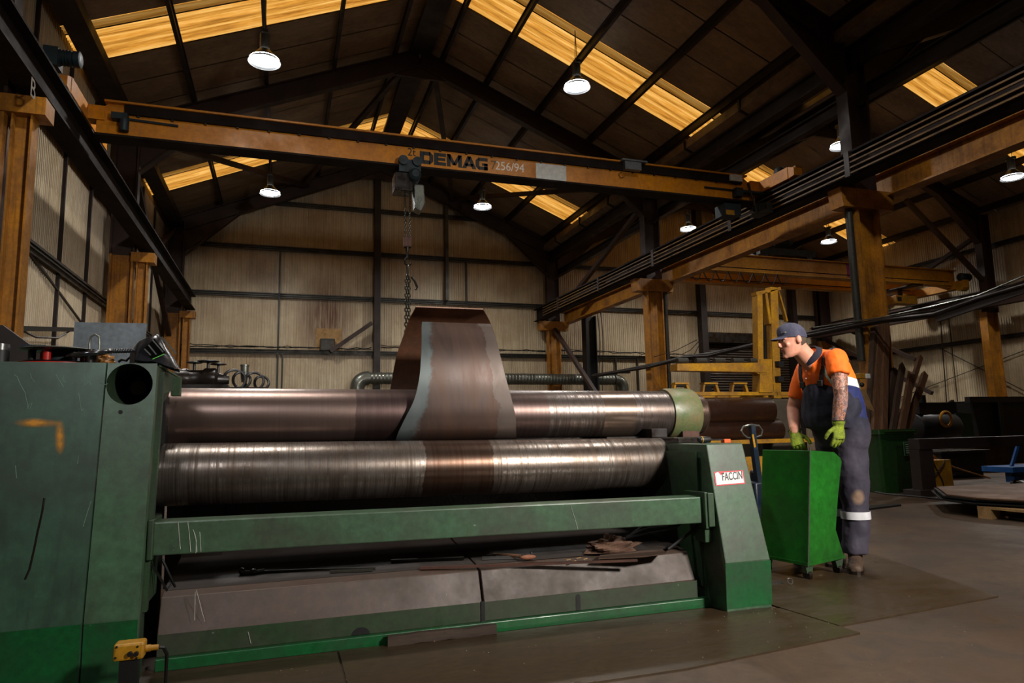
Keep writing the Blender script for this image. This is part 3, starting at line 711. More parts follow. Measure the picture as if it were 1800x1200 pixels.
# right end stand
sp = [(3.30, 0), (3.30, .265), (3.43, .905), (4.35, .905), (4.6, 0)]
x0b, x1b = 2.31, 2.605
v = []; mb = MB()
L_ = [(2.31, 3.30, 0), (2.31, 3.29, .265), (2.325, 3.43, .905), (2.325, 4.35, .905), (2.31, 4.6, 0)]
Rr = [(2.605, 3.30, 0), (2.605, 3.29, .265), (2.575, 3.43, .905), (2.575, 4.35, .905), (2.605, 4.6, 0)]
mb.add(L_ + Rr, [(0, 4, 3, 2, 1), (5, 6, 7, 8, 9), (0, 1, 6, 5), (1, 2, 7, 6), (2, 3, 8, 7), (3, 4, 9, 8), (4, 0, 5, 9)])
st = mb.build('end_stand', M['green'], mach, bevel=.006)
MB().add([(2.309, 3.298, .02), (2.309, 3.2885, .262), (2.607, 3.2885, .258), (2.607, 3.298, .02)], [(0, 1, 2, 3)]).add([(2.607, 3.298, .02), (2.607, 3.2885, .258), (2.607, 4.5, .258), (2.607, 4.55, .02)], [(0, 1, 2, 3)]).build('fresh_paint_band', M['green_bright'], st)
MB().box(2.30, 2.309, 3.50, 4.3, .10, .86).build('inner_web', M['green_side'], st)
# maker's plate, torn at the upper left, reading FACCIN
lw = plain('label_white', (.86, .84, .82), .45); lr = plain('label_red', (.75, .10, .16), .45); lk = plain('label_ink', (.06, .06, .08), .5)
def on_front(px, py, lift=.002):
    """point on the slanted face of the right stand"""
    n_ = Vector((0, -(.905 - .265), .14)).normalized(); p0 = Vector((2.4, 3.29, .265)); d = WM.transposed() @ Vector((px - 900, py - 600, FPX))
    t = (p0 + n_ * lift - EYE).dot(n_) / d.dot(n_); return EYE + d * t
red = [on_front(*p) for p in ((1255, 829), (1306, 826), (1310, 850), (1258, 854))]
lab = MB().add(red, [(0, 1, 2, 3)]).build('maker_label', lr, st)
MB().add([on_front(*p, .003) for p in ((1257, 832), (1262, 829), (1267, 835), (1273, 830), (1304.5, 828), (1308, 848), (1260, 852))], [(0, 1, 2, 3, 4, 5, 6)]).build('label_field', lw, lab)
O = on_front(1269.5, 844.5, .0035); X_ = on_front(1300, 841.5, .0035) - O; Y_ = on_front(1268.5, 835, .0035) - O
text_mesh('FACCIN', .062, lab, lk, O, X_, Y_, bold=.0008, sx=.64)
# bearing block and green yoke that carries the top roll
rj = at(1245, 727, y=4.25)
mb = MB().rev((2.54, 4.25, rj.z), (2.76, 4.25, rj.z), [(0, .10), (0, .176), (.12, .182), (.9, .182), (1, .172), (1, .05)], 40, False)
yk = mb.build('bearing_ring', worn('chipped_green_ring', (.27, .42, .26), (.44, .36, .24), .5, 0, 7, 1.0, chips=(.72, .74, .6)), mach)
MB().box(2.60, 2.73, 4.10, 4.40, .90, rj.z - .12).build('yoke_support', M['rust'], yk)
MB().cyl((2.45, 4.25, rj.z), (2.60, 4.25, rj.z), .145, n=32).build('inner_journal', M['black'], yk)
MB().cyl((2.76, 4.25, rj.z), (2.80, 4.25, rj.z), .07, n=20).build('ring_cap', M['dark_oil'], yk)
MB().box(2.34, 2.58, 3.75, 4.3, .905, .94).box(2.3, 2.42, 4.0, 4.3, .94, 1.0).build('bearing_slide', M['dark_oil'], mach, bevel=.005)
MB().cyl((2.61, 3.95, .74), (2.72, 3.95, .74), .10, n=24).cyl((2.72, 3.95, .74), (2.76, 3.95, .74), .05, n=16).build('hydraulic_boss', M['dark_oil'], mach)
# dark mechanism between stand and rolls, hoses
MB().box(2.05, 2.30, 4.15, 4.6, .42, .95).box(-.5, -.3, 4.15, 4.5, .3, .95).box(-.3, 2.1, 4.5, 4.62, .42, .7).build('roll_cradle', M['dark_oil'], mach)
hz = MB()
for k in range(3):
    zz = .40 + .03 * k
    hz.tube([(1.9 + .03 * k, 3.7, .36 + .01 * k), (2.05, 3.66, .40 + .03 * k), (2.2, 3.62, .42 + .02 * k), (2.29, 3.6, .47 + .015 * k)], .010, 6)
hz.tube([(2.12, 3.56, .31), (2.2, 3.55, .36), (2.26, 3.5, .42), (2.29, 3.48, .43)], .009, 6)
hz.build('hydraulic_hose', M['black'], mach)
hz = MB().tube([(-.49, 3.45, .47), (-.46, 3.46, .40), (-.44, 3.5, .34)], .006, 5).tube([(-.53, 3.42, .46), (-.50, 3.45, .40), (-.47, 3.48, .33), (-.45, 3.5, .36)], .006, 5).build('hydraulic_hose', M['black'], mach)

# the rolls
RU = .163; UL = at(297, 733, y=4.25); UR = at(1168, 728, y=4.25)
aU = a = Vector((UL.x, 4.25, UL.z)); b = Vector((UR.x + .02, 4.25, UR.z)); L = (b - a).length
mat_top = roll_mat('top_roll_steel', (.52, .48, .46), (.25, .215, .205), (.29, .23, .19), [(-2.2, -.50, (.46, .38, .35), .10, .34), (-.50, .46, (.27, .20, .19), .10, .42), (.46, .72, (.30, .235, .22), .1, .4), (1.12, 1.35, (.50, .43, .38), .1, .22)], 1)
tr = MB().rev(a, b, [(0, .10), (0, RU - .006), (.003, RU), (.996, RU), (1, RU - .008), (1, .13)], 96, True).build('top_roll', mat_top, mach, angle=30)
MB().rev(b, b + (b - a).normalized() * .27, [(0, .138), (.05, .142), (.93, .142), (1, .13)], 64).build('roll_journal', worn('journal_steel', (.42, .34, .30), (.28, .21, .18), .35, .75, 5, .7, stretch=(4, 1, 1)), tr, angle=30)
RL = .160; LL = at(281, 834, y=3.98); LR_ = at(1199, 812, y=3.98)
a = Vector((LL.x, 3.98, LL.z)); b = Vector((LR_.x, 3.98, LR_.z))
mat_low = roll_mat('front_roll_steel', (.60, .56, .53), (.27, .235, .21), (.30, .23, .175), [(-.14, .27, (.24, .15, .095), .14, .33)], 2)
MB().rev(a, b, [(0, .10), (0, RL - .006), (.003, RL), (.985, RL), (.996, RL - .006), (1, RL - .03), (1, .08)], 96, True).build('front_roll', mat_low, mach, angle=30)
MB().cyl(b, b + Vector((.16, 0, 0)), .10, n=32).cyl(a - Vector((.1, 0, 0)), a, .10, n=32).build('roll_journal', M['dark_oil'], mach)
MB().rev((-.55, 4.52, .76), (2.4, 4.52, .76), [(0, .16), (1, .16)], 64).build('bottom_roll', M['dark_oil'], mach)
MB().rev((-.6, 4.95, .95), (2.6, 4.95, .88), [(0, .16), (1, .16)], 64).build('rear_roll', M['dark_oil'], mach)
MB().cyl((-1.0, 4.25, UL.z), (UL.x, 4.25, UL.z), .12, n=32).build('roll_journal', M['dark_oil'], mach)

# ---------------------------------------------------------------- the steel plate being rolled
def plate_mat():
    m, nt, b = node_mat('hot_rolled_plate')
    n1 = noise(nt, coords(nt, (2.2, .6, .6)), 1.6, 9, .7, .5); n2 = noise(nt, coords(nt, (14, 1, 1)), 3, 5, .65)
    c = mixc(nt, ramp(nt, n1, [(.35, 0.0), (.62, 1.0)]), lin((.24, .195, .18)), lin((.28, .19, .14)))
    c = mixc(nt, ramp(nt, n2, [(.5, 0.0), (.8, .5)]), c, lin((.14, .105, .095)))
    geo = N(nt, 'ShaderNodeTexCoord'); s = N(nt, 'ShaderNodeSeparateXYZ'); nt.links.new(geo.outputs['UV'], s.inputs[0])
    e = noise(nt, coords(nt, (2, 2, 2)), 4, 6, .7)
    def band(lo, hi, wob, stops, col, c):
        w = N(nt, 'ShaderNodeMath', operation='MULTIPLY_ADD'); nt.links.new(e, w.inputs[0]); w.inputs[1].default_value = wob; nt.links.new(s.outputs[0], w.inputs[2])
        return mixc(nt, ramp(nt, w.outputs[0], stops), c, lin(col))
    c = band(0, 0, .35, [(.28, .8), (.33, 0.0)], (.30, .34, .345), c)      # scale flaked off along the left edge
    c = band(0, 0, .30, [(.99, 0.0), (1.02, .6)], (.33, .30, .28), c)
    nt.links.new(c, b.inputs['Base Color']); b.inputs['Metallic'].default_value = .45
    nt.links.new(ramp(nt, n1, [(.3, .33), (.7, .55)]), b.inputs['Roughness']); return m
def shell(rows, name, parent, mat, ncol=24, th=.008):
    """rows: [(y, z, x_left, x_right)]"""
    # smooth the profile with a Catmull-Rom pass
    out = []
    for i in range(len(rows) - 1):
        p0, p1, p2, p3 = rows[max(i - 1, 0)], rows[i], rows[i + 1], rows[min(i + 2, len(rows) - 1)]
        for k in range(6):
            t = k / 6; out.append([.5 * ((2 * p1[j]) + (-p0[j] + p2[j]) * t + (2 * p0[j] - 5 * p1[j] + 4 * p2[j] - p3[j]) * t * t + (-p0[j] + 3 * p1[j] - 3 * p2[j] + p3[j]) * t ** 3) for j in range(4)])
    out.append(list(rows[-1]))
    G = [[Vector((r[2] + (r[3] - r[2]) * j / (ncol - 1), r[0], r[1])) for j in range(ncol)] for r in out]
    o = MB().grid(G, th).build(name, mat, parent, angle=60)
    uv = o.data.uv_layers.new(name='uv'); inv = Vector(parent['_o'])
    zr = [(r[1], r[0], r[2], r[3]) for r in out]
    cache = {}
    for l in o.data.loops:
        co = o.data.vertices[l.vertex_index].co + inv
        if l.vertex_index not in cache:
            q = min(zr, key=lambda r: (r[0] - co.z) ** 2 + (r[1] - co.y) ** 2); cache[l.vertex_index] = ((co.x - q[2]) / (q[3] - q[2]), (co.z - .9) / .9)
        uv.data[l.index].uv = cache[l.vertex_index]
    return o
sp_ = thing('rolled_steel_plate', 'curved brown steel plate standing up out of the rolls of the green machine', 'steel plate', (1.0, 4.4, .93))
def row(y, z, pl, pr):
    """plate edge abscissae measured at the photo's columns pl, pr for the height z at depth y"""
    q = WM @ Vector((1.0, y, z - 1.0)); py = 600 + FPX * q.y / q.z
    return (y, z, at(pl, py, y=y).x, at(pr, py, y=y).x)
front = [row(4.30, .925, 690, 908), row(4.16, .945, 694, 908), row(4.075, 1.0, 699, 907), row(4.05, 1.09, 712, 906), row(4.045, 1.20, 728, 899), row(4.05, 1.33, 737, 889), row(4.075, 1.46, 740, 880), row(4.12, 1.57, 741, 873), row(4.19, 1.655, 741, 866), row(4.25, 1.70, 742, 862)]
back = [row(4.36, .92, 672, 900), row(4.55, .94, 672, 900), row(4.74, 1.05, 674, 900), row(4.82, 1.22, 682, 895), row(4.83, 1.38, 689, 888), row(4.78, 1.54, 697, 880), row(4.69, 1.67, 709, 872), row(4.57, 1.765, 719, 862), row(4.46, 1.815, 728, 853), row(4.38, 1.825, 731, 849)]
M['plate'] = plate_mat()
fo = shell(front, 'front_wrap', sp_, M['plate'])
M['plate_in'] = worn('plate_inner_face', (.44, .28, .18), (.32, .21, .15), .5, .3, 3, .7)
bo = shell(back, 'back_wrap', sp_, M['plate_in'])
# ================================================================ CRANES
def arc(c, r, a0, a1, n=10, plane='xz', ry=None):
    c = Vector(c); ry = ry or r; out = []
    for i in range(n + 1):
        a = R(a0 + (a1 - a0) * i / n); u, w = r * math.cos(a), ry * math.sin(a)
        out.append(c + (Vector((u, 0, w)) if plane == 'xz' else Vector((u, w, 0)) if plane == 'xy' else Vector((0, u, w))))
    return out
def motor(parent, p, d, r, name='drive_motor', mat='teal'):
    """finned electric motor from p along d"""
    p = Vector(p); d = Vector(d); L = d.length; mb = MB()
    prof = [(0, r * .55), (.06, r * .8), (.1, r * .95)]
    k = 6
    for i in range(k): prof += [(.15 + .1 * i, r), (.19 + .1 * i, r), (.2 + .1 * i, r * .86), (.24 + .1 * i, r * .86)]
    prof += [(.78, r * 1.02), (.96, r * 1.02), (1, r * .7)]
    o = mb.rev(p, p + d, prof, 20).build(name, M[mat], parent)
    return o
Y1 = 10.3
cr = thing('overhead_crane', 'orange single-girder overhead crane spanning the left bay with black lettering on its side', 'crane', (2.9, Y1, 5.1))
gz0, gz1 = 5.12, 5.64
mb = MB(); xL, xR_ = -2.52, 8.30
mb.prism([(xL, gz0 + .02), (xR_, gz0 + .02), (xR_, gz1 - .2), (xR_ - .25, gz1 - .02), (xL + .14, gz1 - .02), (xL, gz1 - .16)], 'y', Y1 - .07, Y1 + .07)
mb.box(xL + .1, xR_ - .2, Y1 - .15, Y1 + .15, gz1 - .03, gz1)
gd = mb.build('girder', M['crane_yellow'], cr, bevel=.004)
MB().box(xL, xR_, Y1 - .15, Y1 + .15, gz0, gz0 + .03).build('bottom_flange', M['crane_dark'], cr)
fs = MB().box(xL + .35, xR_ - .3, Y1 - .12, Y1 - .075, gz1 - .17, gz1 - .03).build('festoon_channel', M['crane_dark'], cr)
for k in range(24): MB().box(xL + .5 + k * .43, xL + .53 + k * .43, Y1 - .11, Y1 - .08, gz1 - .19, gz1 - .165).build('bolt', M['black'], fs)
for x, s in ((-2.72, 1), (8.5, -1)):
    et = MB().box(x - .1, x + .1, Y1 - .85, Y1 + 1.0, 5.34, 5.56).prism([(Y1 - 1.0, 5.36), (Y1 - .85, 5.34), (Y1 - .85, 5.56), (Y1 - 1.0, 5.5)], 'x', x - .09, x + .09)
    e = et.build('end_carriage', M['crane_yellow'], cr, bevel=.006)
    for yy in (Y1 - .7, Y1 + .85): MB().cyl((x - .05, yy, 5.42), (x + .05, yy, 5.42), .1, n=20).build('wheel', M['dark_oil'], e)
    MB().box(min(x, x + s * .3), max(x, x + s * .3), Y1 - .1, Y1 + .1, 5.36, 5.56).build('end_plate', M['crane_yellow'], cr)
motor(cr, (-2.85, Y1 - 1.0, 5.72), (.36, 0, 0), .10)
MB().box(-2.88, -2.72, Y1 - 1.12, Y1 - .9, 5.56, 5.8).build('gearbox', M['teal'], cr)
motor(cr, (8.62, Y1 - .3, 5.70), (.38, 0, 0), .10)
MB().box(8.98, 9.14, Y1 - .42, Y1 - .18, 5.56, 5.82).build('gearbox', M['yellow'], cr)
MB().cyl((-2.2, Y1 - .09, 5.41), (-1.5, Y1 - .09, 5.39), .018, n=8).box(-2.32, -2.12, Y1 - .2, Y1 - .07, 5.36, 5.45).cyl((-2.16, Y1 - .16, 5.2), (-2.16, Y1 - .16, 5.36), .06, n=12).build('buffer_switch', M['teal'], cr)
MB().cyl((7.2, Y1 - .09, 5.34), (8.0, Y1 - .09, 5.34), .018, n=8).box(7.8, 7.95, Y1 - .2, Y1 - .07, 5.2, 5.36).cyl((7.9, Y1 - .14, 5.31), (8.5, Y1 - .14, 5.31), .04, n=10).build('limit_switch', M['teal'], cr)
MB().box(7.72, 7.98, Y1 - .16, Y1 - .1, 5.5, 5.62).build('notice_plate', M['white'], cr)
MB().box(7.6, 7.95, Y1 - .1, Y1 + .2, 4.86, 5.08).build('control_box', M['teal'], cr)
MB().box(7.62, 7.8, Y1 - .103, Y1 - .1, 4.86, 4.95).build('warning_label', M['yellow'], cr)
coll = MB()
for k in range(5): coll.box(8.2, 8.32, Y1 - .5 + .09 * k, Y1 - .46 + .09 * k, 4.88 + .02 * k, 5.02 + .02 * k)
coll.box(8.14, 8.34, Y1 - .5, Y1 - .1, 4.84, 4.88).bar((8.14, Y1 - .3, 4.86), (8.14, Y1 - .1, 5.5), .03, .03).build('current_collector', M['girt'], cr)
# lettering on the side facing the camera
ty = Y1 - .071
def xz(px, py): return at(px, py, y=ty)
M['ink'] = plain('black_lettering', (.045, .04, .04), .5)
M['grey_ink'] = plain('faded_white_lettering', (.95, .93, .90), .6)
def block(ch, x, z, w, h, t=.062):
    m = MB(); y0, y1 = ty - .003, ty
    def r(a, b, c, d): m.box(x + a, x + b, y0, y1, z + c, z + d)
    def p(*q): m.prism([(x + a, z + b) for a, b in q], 'y', y0, y1)
    if ch == 'D': r(0, t * 1.1, 0, h); p((t, 0), (w - .05, 0), (w - .05, t), (t, t)); p((t, h - t), (w - .05, h - t), (w - .05, h), (t, h)); p((w - .05 - t * .3, 0), (w - .05, 0), (w, .05), (w, h - .05), (w - .05, h), (w - .05 - t * .3, h), (w - t, h - .065), (w - t, .065))
    if ch == 'E': r(0, t * 1.1, 0, h); r(t, w, 0, t * .9); r(t, w * .95, h / 2 - t * .38, h / 2 + t * .38); r(t, w, h - t * .9, h)
    if ch == 'M': r(0, t, 0, h); r(w - t, w, 0, h); p((0, h), (t, h), (w / 2 + .03, .03), (w / 2 - .03, .03)); p((w - t, h), (w, h), (w / 2 + .03, .03), (w / 2 - .03, .03))
    if ch == 'A': p((0, 0), (t * 1.1, 0), (w / 2 + t * .5, h), (w / 2 - t * .5, h)); p((w - t * 1.1, 0), (w, 0), (w / 2 + t * .5, h), (w / 2 - t * .5, h)); r(w * .22, w * .78, h * .18, h * .40)
    if ch == 'G': p((.05, 0), (w, 0), (w, t * .9), (.05, t * .9)); p((.05, h - t * .9), (w, h - t * .9), (w, h), (.05, h)); p((0, .05), (.05, 0), (t, 0), (t, h), (.05, h), (0, h - .05)); r(w - t, w, 0, h * .55); r(w * .52, w, h * .36, h * .55)
    return m.build('lettering', M['ink'], gd)
for k, (ch, w) in enumerate((('D', .215), ('E', .195), ('M', .25), ('A', .235), ('G', .205))): block(ch, 1.965 + (0, .228, .436, .69, .915)[k], 5.225, w, .205)
o1 = xz(716, 271); text_mesh('2t', .18, gd, M['ink'], (o1.x, ty, 5.335), (1, 0, 0), (0, 0, 1), bold=.001, sx=.9)
o1 = xz(862, 288); text_mesh('7', .21, gd, plain('faded_dark_lettering', (.45, .36, .22), .6), (o1.x, ty, 5.26), (1, 0, 0), (0, 0, 1), bold=.001)
o1 = xz(870, 288); text_mesh('256/94', .205, gd, M['grey_ink'], (o1.x, ty, 5.26), (1, 0, 0), (0, 0, 1), bold=.0, sx=.90)
a, b = xz(942, 300), xz(995, 300); MB().box(a.x, b.x, ty - .003, ty, gz0 + .04, gz1 - .19).build('white_plate', M['white'], gd)
a, b = xz(1091, 285), xz(1119, 285); jb = MB().box(a.x, b.x, ty - .16, ty - .06, gz1 - .18, gz1 - .04).box(a.x - .05, b.x + .12, ty - .17, ty - .05, gz1 - .03, gz1).build('junction_box', M['grey_plate'], cr)
MB().tube([(a.x, ty - .02, gz1 - .19), (a.x - .06, ty - .02, gz1 - .24), (a.x - .02, ty - .02, gz1 - .30), (a.x + .05, ty - .02, gz1 - .27)], .006, 5).build('cable', M['black'], jb)

# chain hoist
hx = 1.84
ho = thing('chain_hoist', 'dark teal electric chain hoist hanging under the orange crane girder', 'hoist', (hx, Y1, 4.7))
mb = MB().box(hx - .22, hx + .12, Y1 - .19, Y1 - .165, 5.02, 5.22).box(hx - .22, hx + .12, Y1 + .165, Y1 + .19, 5.05, 5.30)
for dx in (-.16, .06): mb.cyl((hx + dx, Y1 - .24, 5.19), (hx + dx, Y1 - .165, 5.19), .075, n=20)
mb.bar((hx - .05, Y1 - .18, 5.04), (hx - .05, Y1 + .18, 5.04), .1, .04)
mb.build('trolley', M['teal'], ho)
MB().box(hx - .28, hx + .0, Y1 - .18, Y1 + .14, 4.72, 5.02).build('hoist_body', M['dark_oil'], ho, bevel=.02)
motor(ho, (hx + .02, Y1 - .3, 4.97), (0, .45, 0), .10, 'hoist_motor')
MB().prism([(hx + .02, 4.86), (hx + .18, 4.86), (hx + .2, 4.55), (hx + .14, 4.42), (hx + .04, 4.46)], 'y', Y1 - .14, Y1 + .08).build('chain_bag', M['grey_metal'], ho, bevel=.02)
def chain(mb, p, q, link=.042, r=.0045, w=.011):
    """interlocking oval links from p down to q"""
    p = Vector(p); q = Vector(q); n = max(2, int((q - p).length / (link * .74))); d = (q - p).normalized()
    s0 = d.cross(Vector((0, 1, 0))).normalized(); s1 = d.cross(s0).normalized()
    for i in range(n):
        c = p + (q - p) * (i + .5) / n; s = s0 if i % 2 else s1
        mb.tube([c + d * (link / 2 * math.sin(a)) + s * (w * math.cos(a)) for a in [2 * math.pi * k / 8 for k in range(8)]], r, 4, closed=True)
c1, c2 = (hx - .10, Y1 - .02, 4.72), (hx - .02, Y1 - .02, 4.72)
mb = MB(); chain(mb, c1, (hx - .09, Y1 - .02, 4.02), .05, .006, .013); mb.build('load_chain', M['girt'], ho)
mb = MB(); chain(mb, c2, (hx - .03, Y1 - .02, 4.02), .05, .006, .013); mb.build('load_chain', M['girt'], ho)
hb = MB().box(hx - .12, hx, Y1 - .07, Y1 + .04, 3.86, 4.02).build('hook_block', M['rust'], ho, bevel=.015)
MB().cyl((hx - .06, Y1 - .015, 3.86), (hx - .06, Y1 - .015, 3.78), .035, .02, n=12).tube([(hx - .06, Y1 - .015, 3.78), (hx - .06, Y1 - .015, 3.72), (hx - .1, Y1 - .015, 3.66), (hx - .09, Y1 - .015, 3.60), (hx - .05, Y1 - .015, 3.575), (hx - .01, Y1 - .015, 3.60), (hx, Y1 - .015, 3.64)], [.02, .018, .02, .022, .022, .016, .008], 8).build('hook', M['dark_oil'], hb)
sg = thing('lifting_chain', 'double chain sling hanging from the hoist hook behind the curved plate', 'chain', (hx - .06, Y1 - .015, 2.0))
mb = MB().tube(arc((hx - .06, Y1 - .015, 3.50), .05, 0, 360, 14, 'yz', .09)[:-1], .012, 6, closed=True); mb.build('master_ring', M['girt'], sg)
mb = MB(); chain(mb, (hx - .075, Y1 - .015, 3.42), (hx - .085, Y1 - .015, 2.0), .075, .010, .022); mb.build('chain_leg', M['girt'], sg)
mb = MB(); chain(mb, (hx - .04, Y1 - .015, 3.42), (hx - .035, Y1 - .015, 2.05), .075, .010, .022); mb.build('chain_leg', M['girt'], sg)
mb = MB().tube([(hx + .0, Y1 - .015, 3.40), (hx + .05, Y1 - .015, 3.34), (hx + .09, Y1 - .015, 3.24), (hx + .06, Y1 - .015, 3.2)], .018, 8).build('grab_hook', M['dark_oil'], sg)

# twin-girder crane of the right bay
Y2 = 16.2
c2_ = thing('overhead_crane', 'yellow twin-girder overhead crane in the right bay with a purple patch on its side', 'crane', (15, Y2 + .7, 5.1))
for yy in (Y2, Y2 + 1.45):
    g = MB().box(10.0, 20.7, yy - .09, yy + .09, 5.44, 5.90).box(9.9, 20.75, yy - .17, yy + .17, 5.89, 5.92).box(9.9, 20.75, yy - .17, yy + .17, 5.40, 5.44).build('girder', M['crane_yellow2'], c2_, bevel=.004)
    MB().cyl((9.9, yy - .2, 5.5), (20.3, yy - .2, 5.5), .015, n=6).build('handrail_cable', M['crane_dark'], g)
purple = plain('purple_paint', (.55, .10, .42), .5)
a, b = at(1487, 458, y=Y2 - .09), at(1503, 458, y=Y2 - .09); MB().box(a.x, b.x, Y2 - .095, Y2 - .09, 5.46, 5.88).build('purple_patch', purple, c2_)
for x in (9.62, 20.62):
    e = MB().box(x - .12, x + .12, Y2 - .55, Y2 + 2.0, 5.26, 5.52).build('end_carriage', M['crane_yellow2'], c2_, bevel=.01)
    for yy in (Y2 - .4, Y2 + 1.85): MB().cyl((x - .13, yy, 5.30), (x + .13, yy, 5.30), .13, n=20).build('wheel', M['yellow'], e)
MB().prism([(19.9, 5.42), (20.6, 5.30), (20.6, 5.62), (20.3, 5.80)], 'y', Y2 - .1, Y2 + .1).build('girder_gusset', M['crane_yellow2'], c2_)
motor(c2_, (20.45, Y2 - .45, 5.62), (.42, 0, 0), .13)
MB().box(9.9, 10.2, Y2 + .3, Y2 + .6, 5.5, 5.95).build('control_box', M['grey_plate'], c2_)
fest = MB()
for k in range(9):
    x0 = 10.2 + k * .42; fest.tube([(x0 + .40 * i / 8, Y2 - .22, 5.36 - .30 * math.sin(math.pi * i / 8)) for i in range(9)], .016, 6)
    if k < 8: fest.tube([(x0 + .40, Y2 - .22, 5.36), (x0 + .42, Y2 - .22, 5.36)], .02, 6)
fest.build('festoon_cable', M['black'], c2_)
tr2 = thing('crane_trolley', 'blue winch trolley riding on top of the yellow twin-girder crane', 'crane trolley', (14.1, Y2 + .7, 5.92))
MB().box(13.1, 15.1, Y2 - .12, Y2 + .05, 6.0, 6.2).box(13.1, 15.1, Y2 + 1.4, Y2 + 1.55, 6.0, 6.2).box(13.2, 13.35, Y2, Y2 + 1.45, 6.0, 6.15).box(14.9, 15.05, Y2, Y2 + 1.45, 6.0, 6.15).build('trolley_frame', M['teal'], tr2)
for x in (13.3, 14.9): MB().cyl((x, Y2 - .1, 6.02), (x, Y2 + .1, 6.02), .1, n=18).build('wheel', M['dark_oil'], tr2)
MB().cyl((13.5, Y2 + .7, 6.35), (14.6, Y2 + .7, 6.35), .2, n=24).build('winch_drum', M['teal'], tr2)
motor(tr2, (13.9, Y2 + .2, 6.45), (.6, 0, 0), .13)
MB().box(13.1, 13.5, Y2 + .1, Y2 + .5, 6.2, 6.4).bar((14.5, Y2 + .2, 6.2), (14.9, Y2 + .2, 6.42), .05, .05).build('gearbox', M['teal'], tr2)
hy = thing('electric_hoist', 'yellow hoist box hanging below the far end of the twin-girder crane', 'hoist', (18.6, Y2 + .7, 4.9))
a = at(1576, 527, y=Y2 + .4); b = at(1613, 527, y=Y2 + .4)
MB().box(a.x, b.x, Y2 + .4, Y2 + .8, 4.86, 5.12).build('hoist_body', M['yellow'], hy, bevel=.01)
MB().bar((a.x + .4, Y2 + .6, 5.12), (a.x + .4, Y2 + .6, 5.38), .1, .1).box(a.x + .2, a.x + .6, Y2 - .1, Y2 + 1.55, 5.37, 5.398).build('hanger', M['dark_brown'], hy)
MB().box(a.x + .04, a.x + .2, Y2 + .385, Y2 + .4, 4.92, 5.06).build('cover_plate', M['dark_brown'], hy)

# ================================================================ SERVICES
du = thing('ventilation_duct', 'long galvanised spiral ventilation duct running along the back wall', 'duct', (6.2, 21.8, 1.0))
dz = at(700, 665, y=21.8).z; dx0 = at(628, 665, y=21.8).x + .1; dx1 = at(1093, 668, y=21.8).x
prof = []; k = int((dx1 - dx0) / .12)
for i in range(k): prof += [((i + .0) / k, .19), ((i + .12) / k, .196), ((i + .24) / k, .19)]
MB().rev((dx0 + .2, 21.8, dz), (dx1 - .25, 21.8, dz), prof, 18).build('duct_run', M['grey_metal'], du)
MB().tube([(dx0 + .25, 21.8, dz)] + [(dx0 + .2 - .3 * math.sin(R(a)), 21.8, dz - .3 + .3 * math.cos(R(a))) for a in range(0, 91, 15)] + [(dx0 - .1, 21.8, dz - .36)], .225, 18).build('elbow', M['grey_metal'], du)
MB().rev((dx0 - .1, 21.8, 0), (dx0 - .1, 21.8, dz - .3), [(0, .2), (.8, .2), (.81, .215), (.84, .215), (.85, .2), (1, .2)], 18).build('riser', M['grey_metal'], du)
MB().tube([(dx1 - .3, 21.8, dz)] + [(dx1 - .25 + .3 * math.sin(R(a)), 21.8, dz - .3 + .3 * math.cos(R(a))) for a in range(0, 91, 15)] + [(dx1 + .05, 21.8, 1.2)], .19, 18).build('elbow', M['grey_metal'], du)
MB().bar((dx1 - .6, 21.8, dz + .25), (dx1 + .3, 21.8, dz + .25), .2, .05).build('duct_hanger', M['dark_oil'], du)

def wavy(p, q, amp, n=24, seed=1):
    rr = random.Random(seed); p = Vector(p); q = Vector(q); out = []
    for i in range(n + 1): out.append(p + (q - p) * i / n + Vector((0, rr.uniform(-.02, .02), -amp * abs(math.sin(i * 1.3 + seed)) + rr.uniform(-.3, .3) * amp)))
    return out
for sd, (a, b, z) in enumerate((((-3.0, 22.42, 3.78), (2.7, 22.42, 3.80), 0), ((3.0, 22.42, 3.86), (8.8, 22.42, 3.84), 0), ((9.3, 22.42, 3.86), (15.0, 22.42, 3.80), 0))):
    single('wall_cable', MB().tube(wavy(a, b, .06, 24, sd), .018, 5).tube(wavy(Vector(a) + Vector((0, 0, .04)), Vector(b) + Vector((0, 0, -.03)), .04, 24, sd + 5), .014, 5), M['black'],
           ['black cable clipped along the lower wall rail left of the brown gable post', 'black cables looping along the lower wall rail behind the curved plate', 'black cables looping along the lower wall rail right of the middle columns'][sd], 'cable', 'cables along the back wall')
# cable run slung from column to column
pts = [at(*p, x=8.62) for p in ((1040, 657), (1140, 638), (1202, 623), (1245, 617), (1325, 600), (1430, 577), (1548, 556), (1640, 540), (1720, 516), (1800, 488))]
pts.append(pts[-1] + (pts[-1] - pts[-2]) * 2)
cb_ = thing('cable_run', 'sagging bundle of dark cables slung along the yellow middle columns', 'cable run', (8.62, 10, 1.9))
for k, (dx, dz_, r, mt) in enumerate(((0, 0, .011, 'grey_metal'), (.04, -.04, .020, 'dark_brown'), (.0, -.075, .022, 'dark_brown'), (.05, -.10, .020, 'dark_brown'), (.1, -.03, .02, 'black'))):
    P = [p + Vector((dx, 0, dz_ + .02 * math.sin(3 * i + k))) for i, p in enumerate(pts)]
    if k == 0: P = P[5:]
    MB().tube(P, r, 7).build('cable', M[mt], cb_)
MB().bar(pts[7] + Vector((.05, 0, -.16)), pts[10] + Vector((.05, 0, -.12)), .05, .10).build('support_angle', M['dark_brown'], cb_)
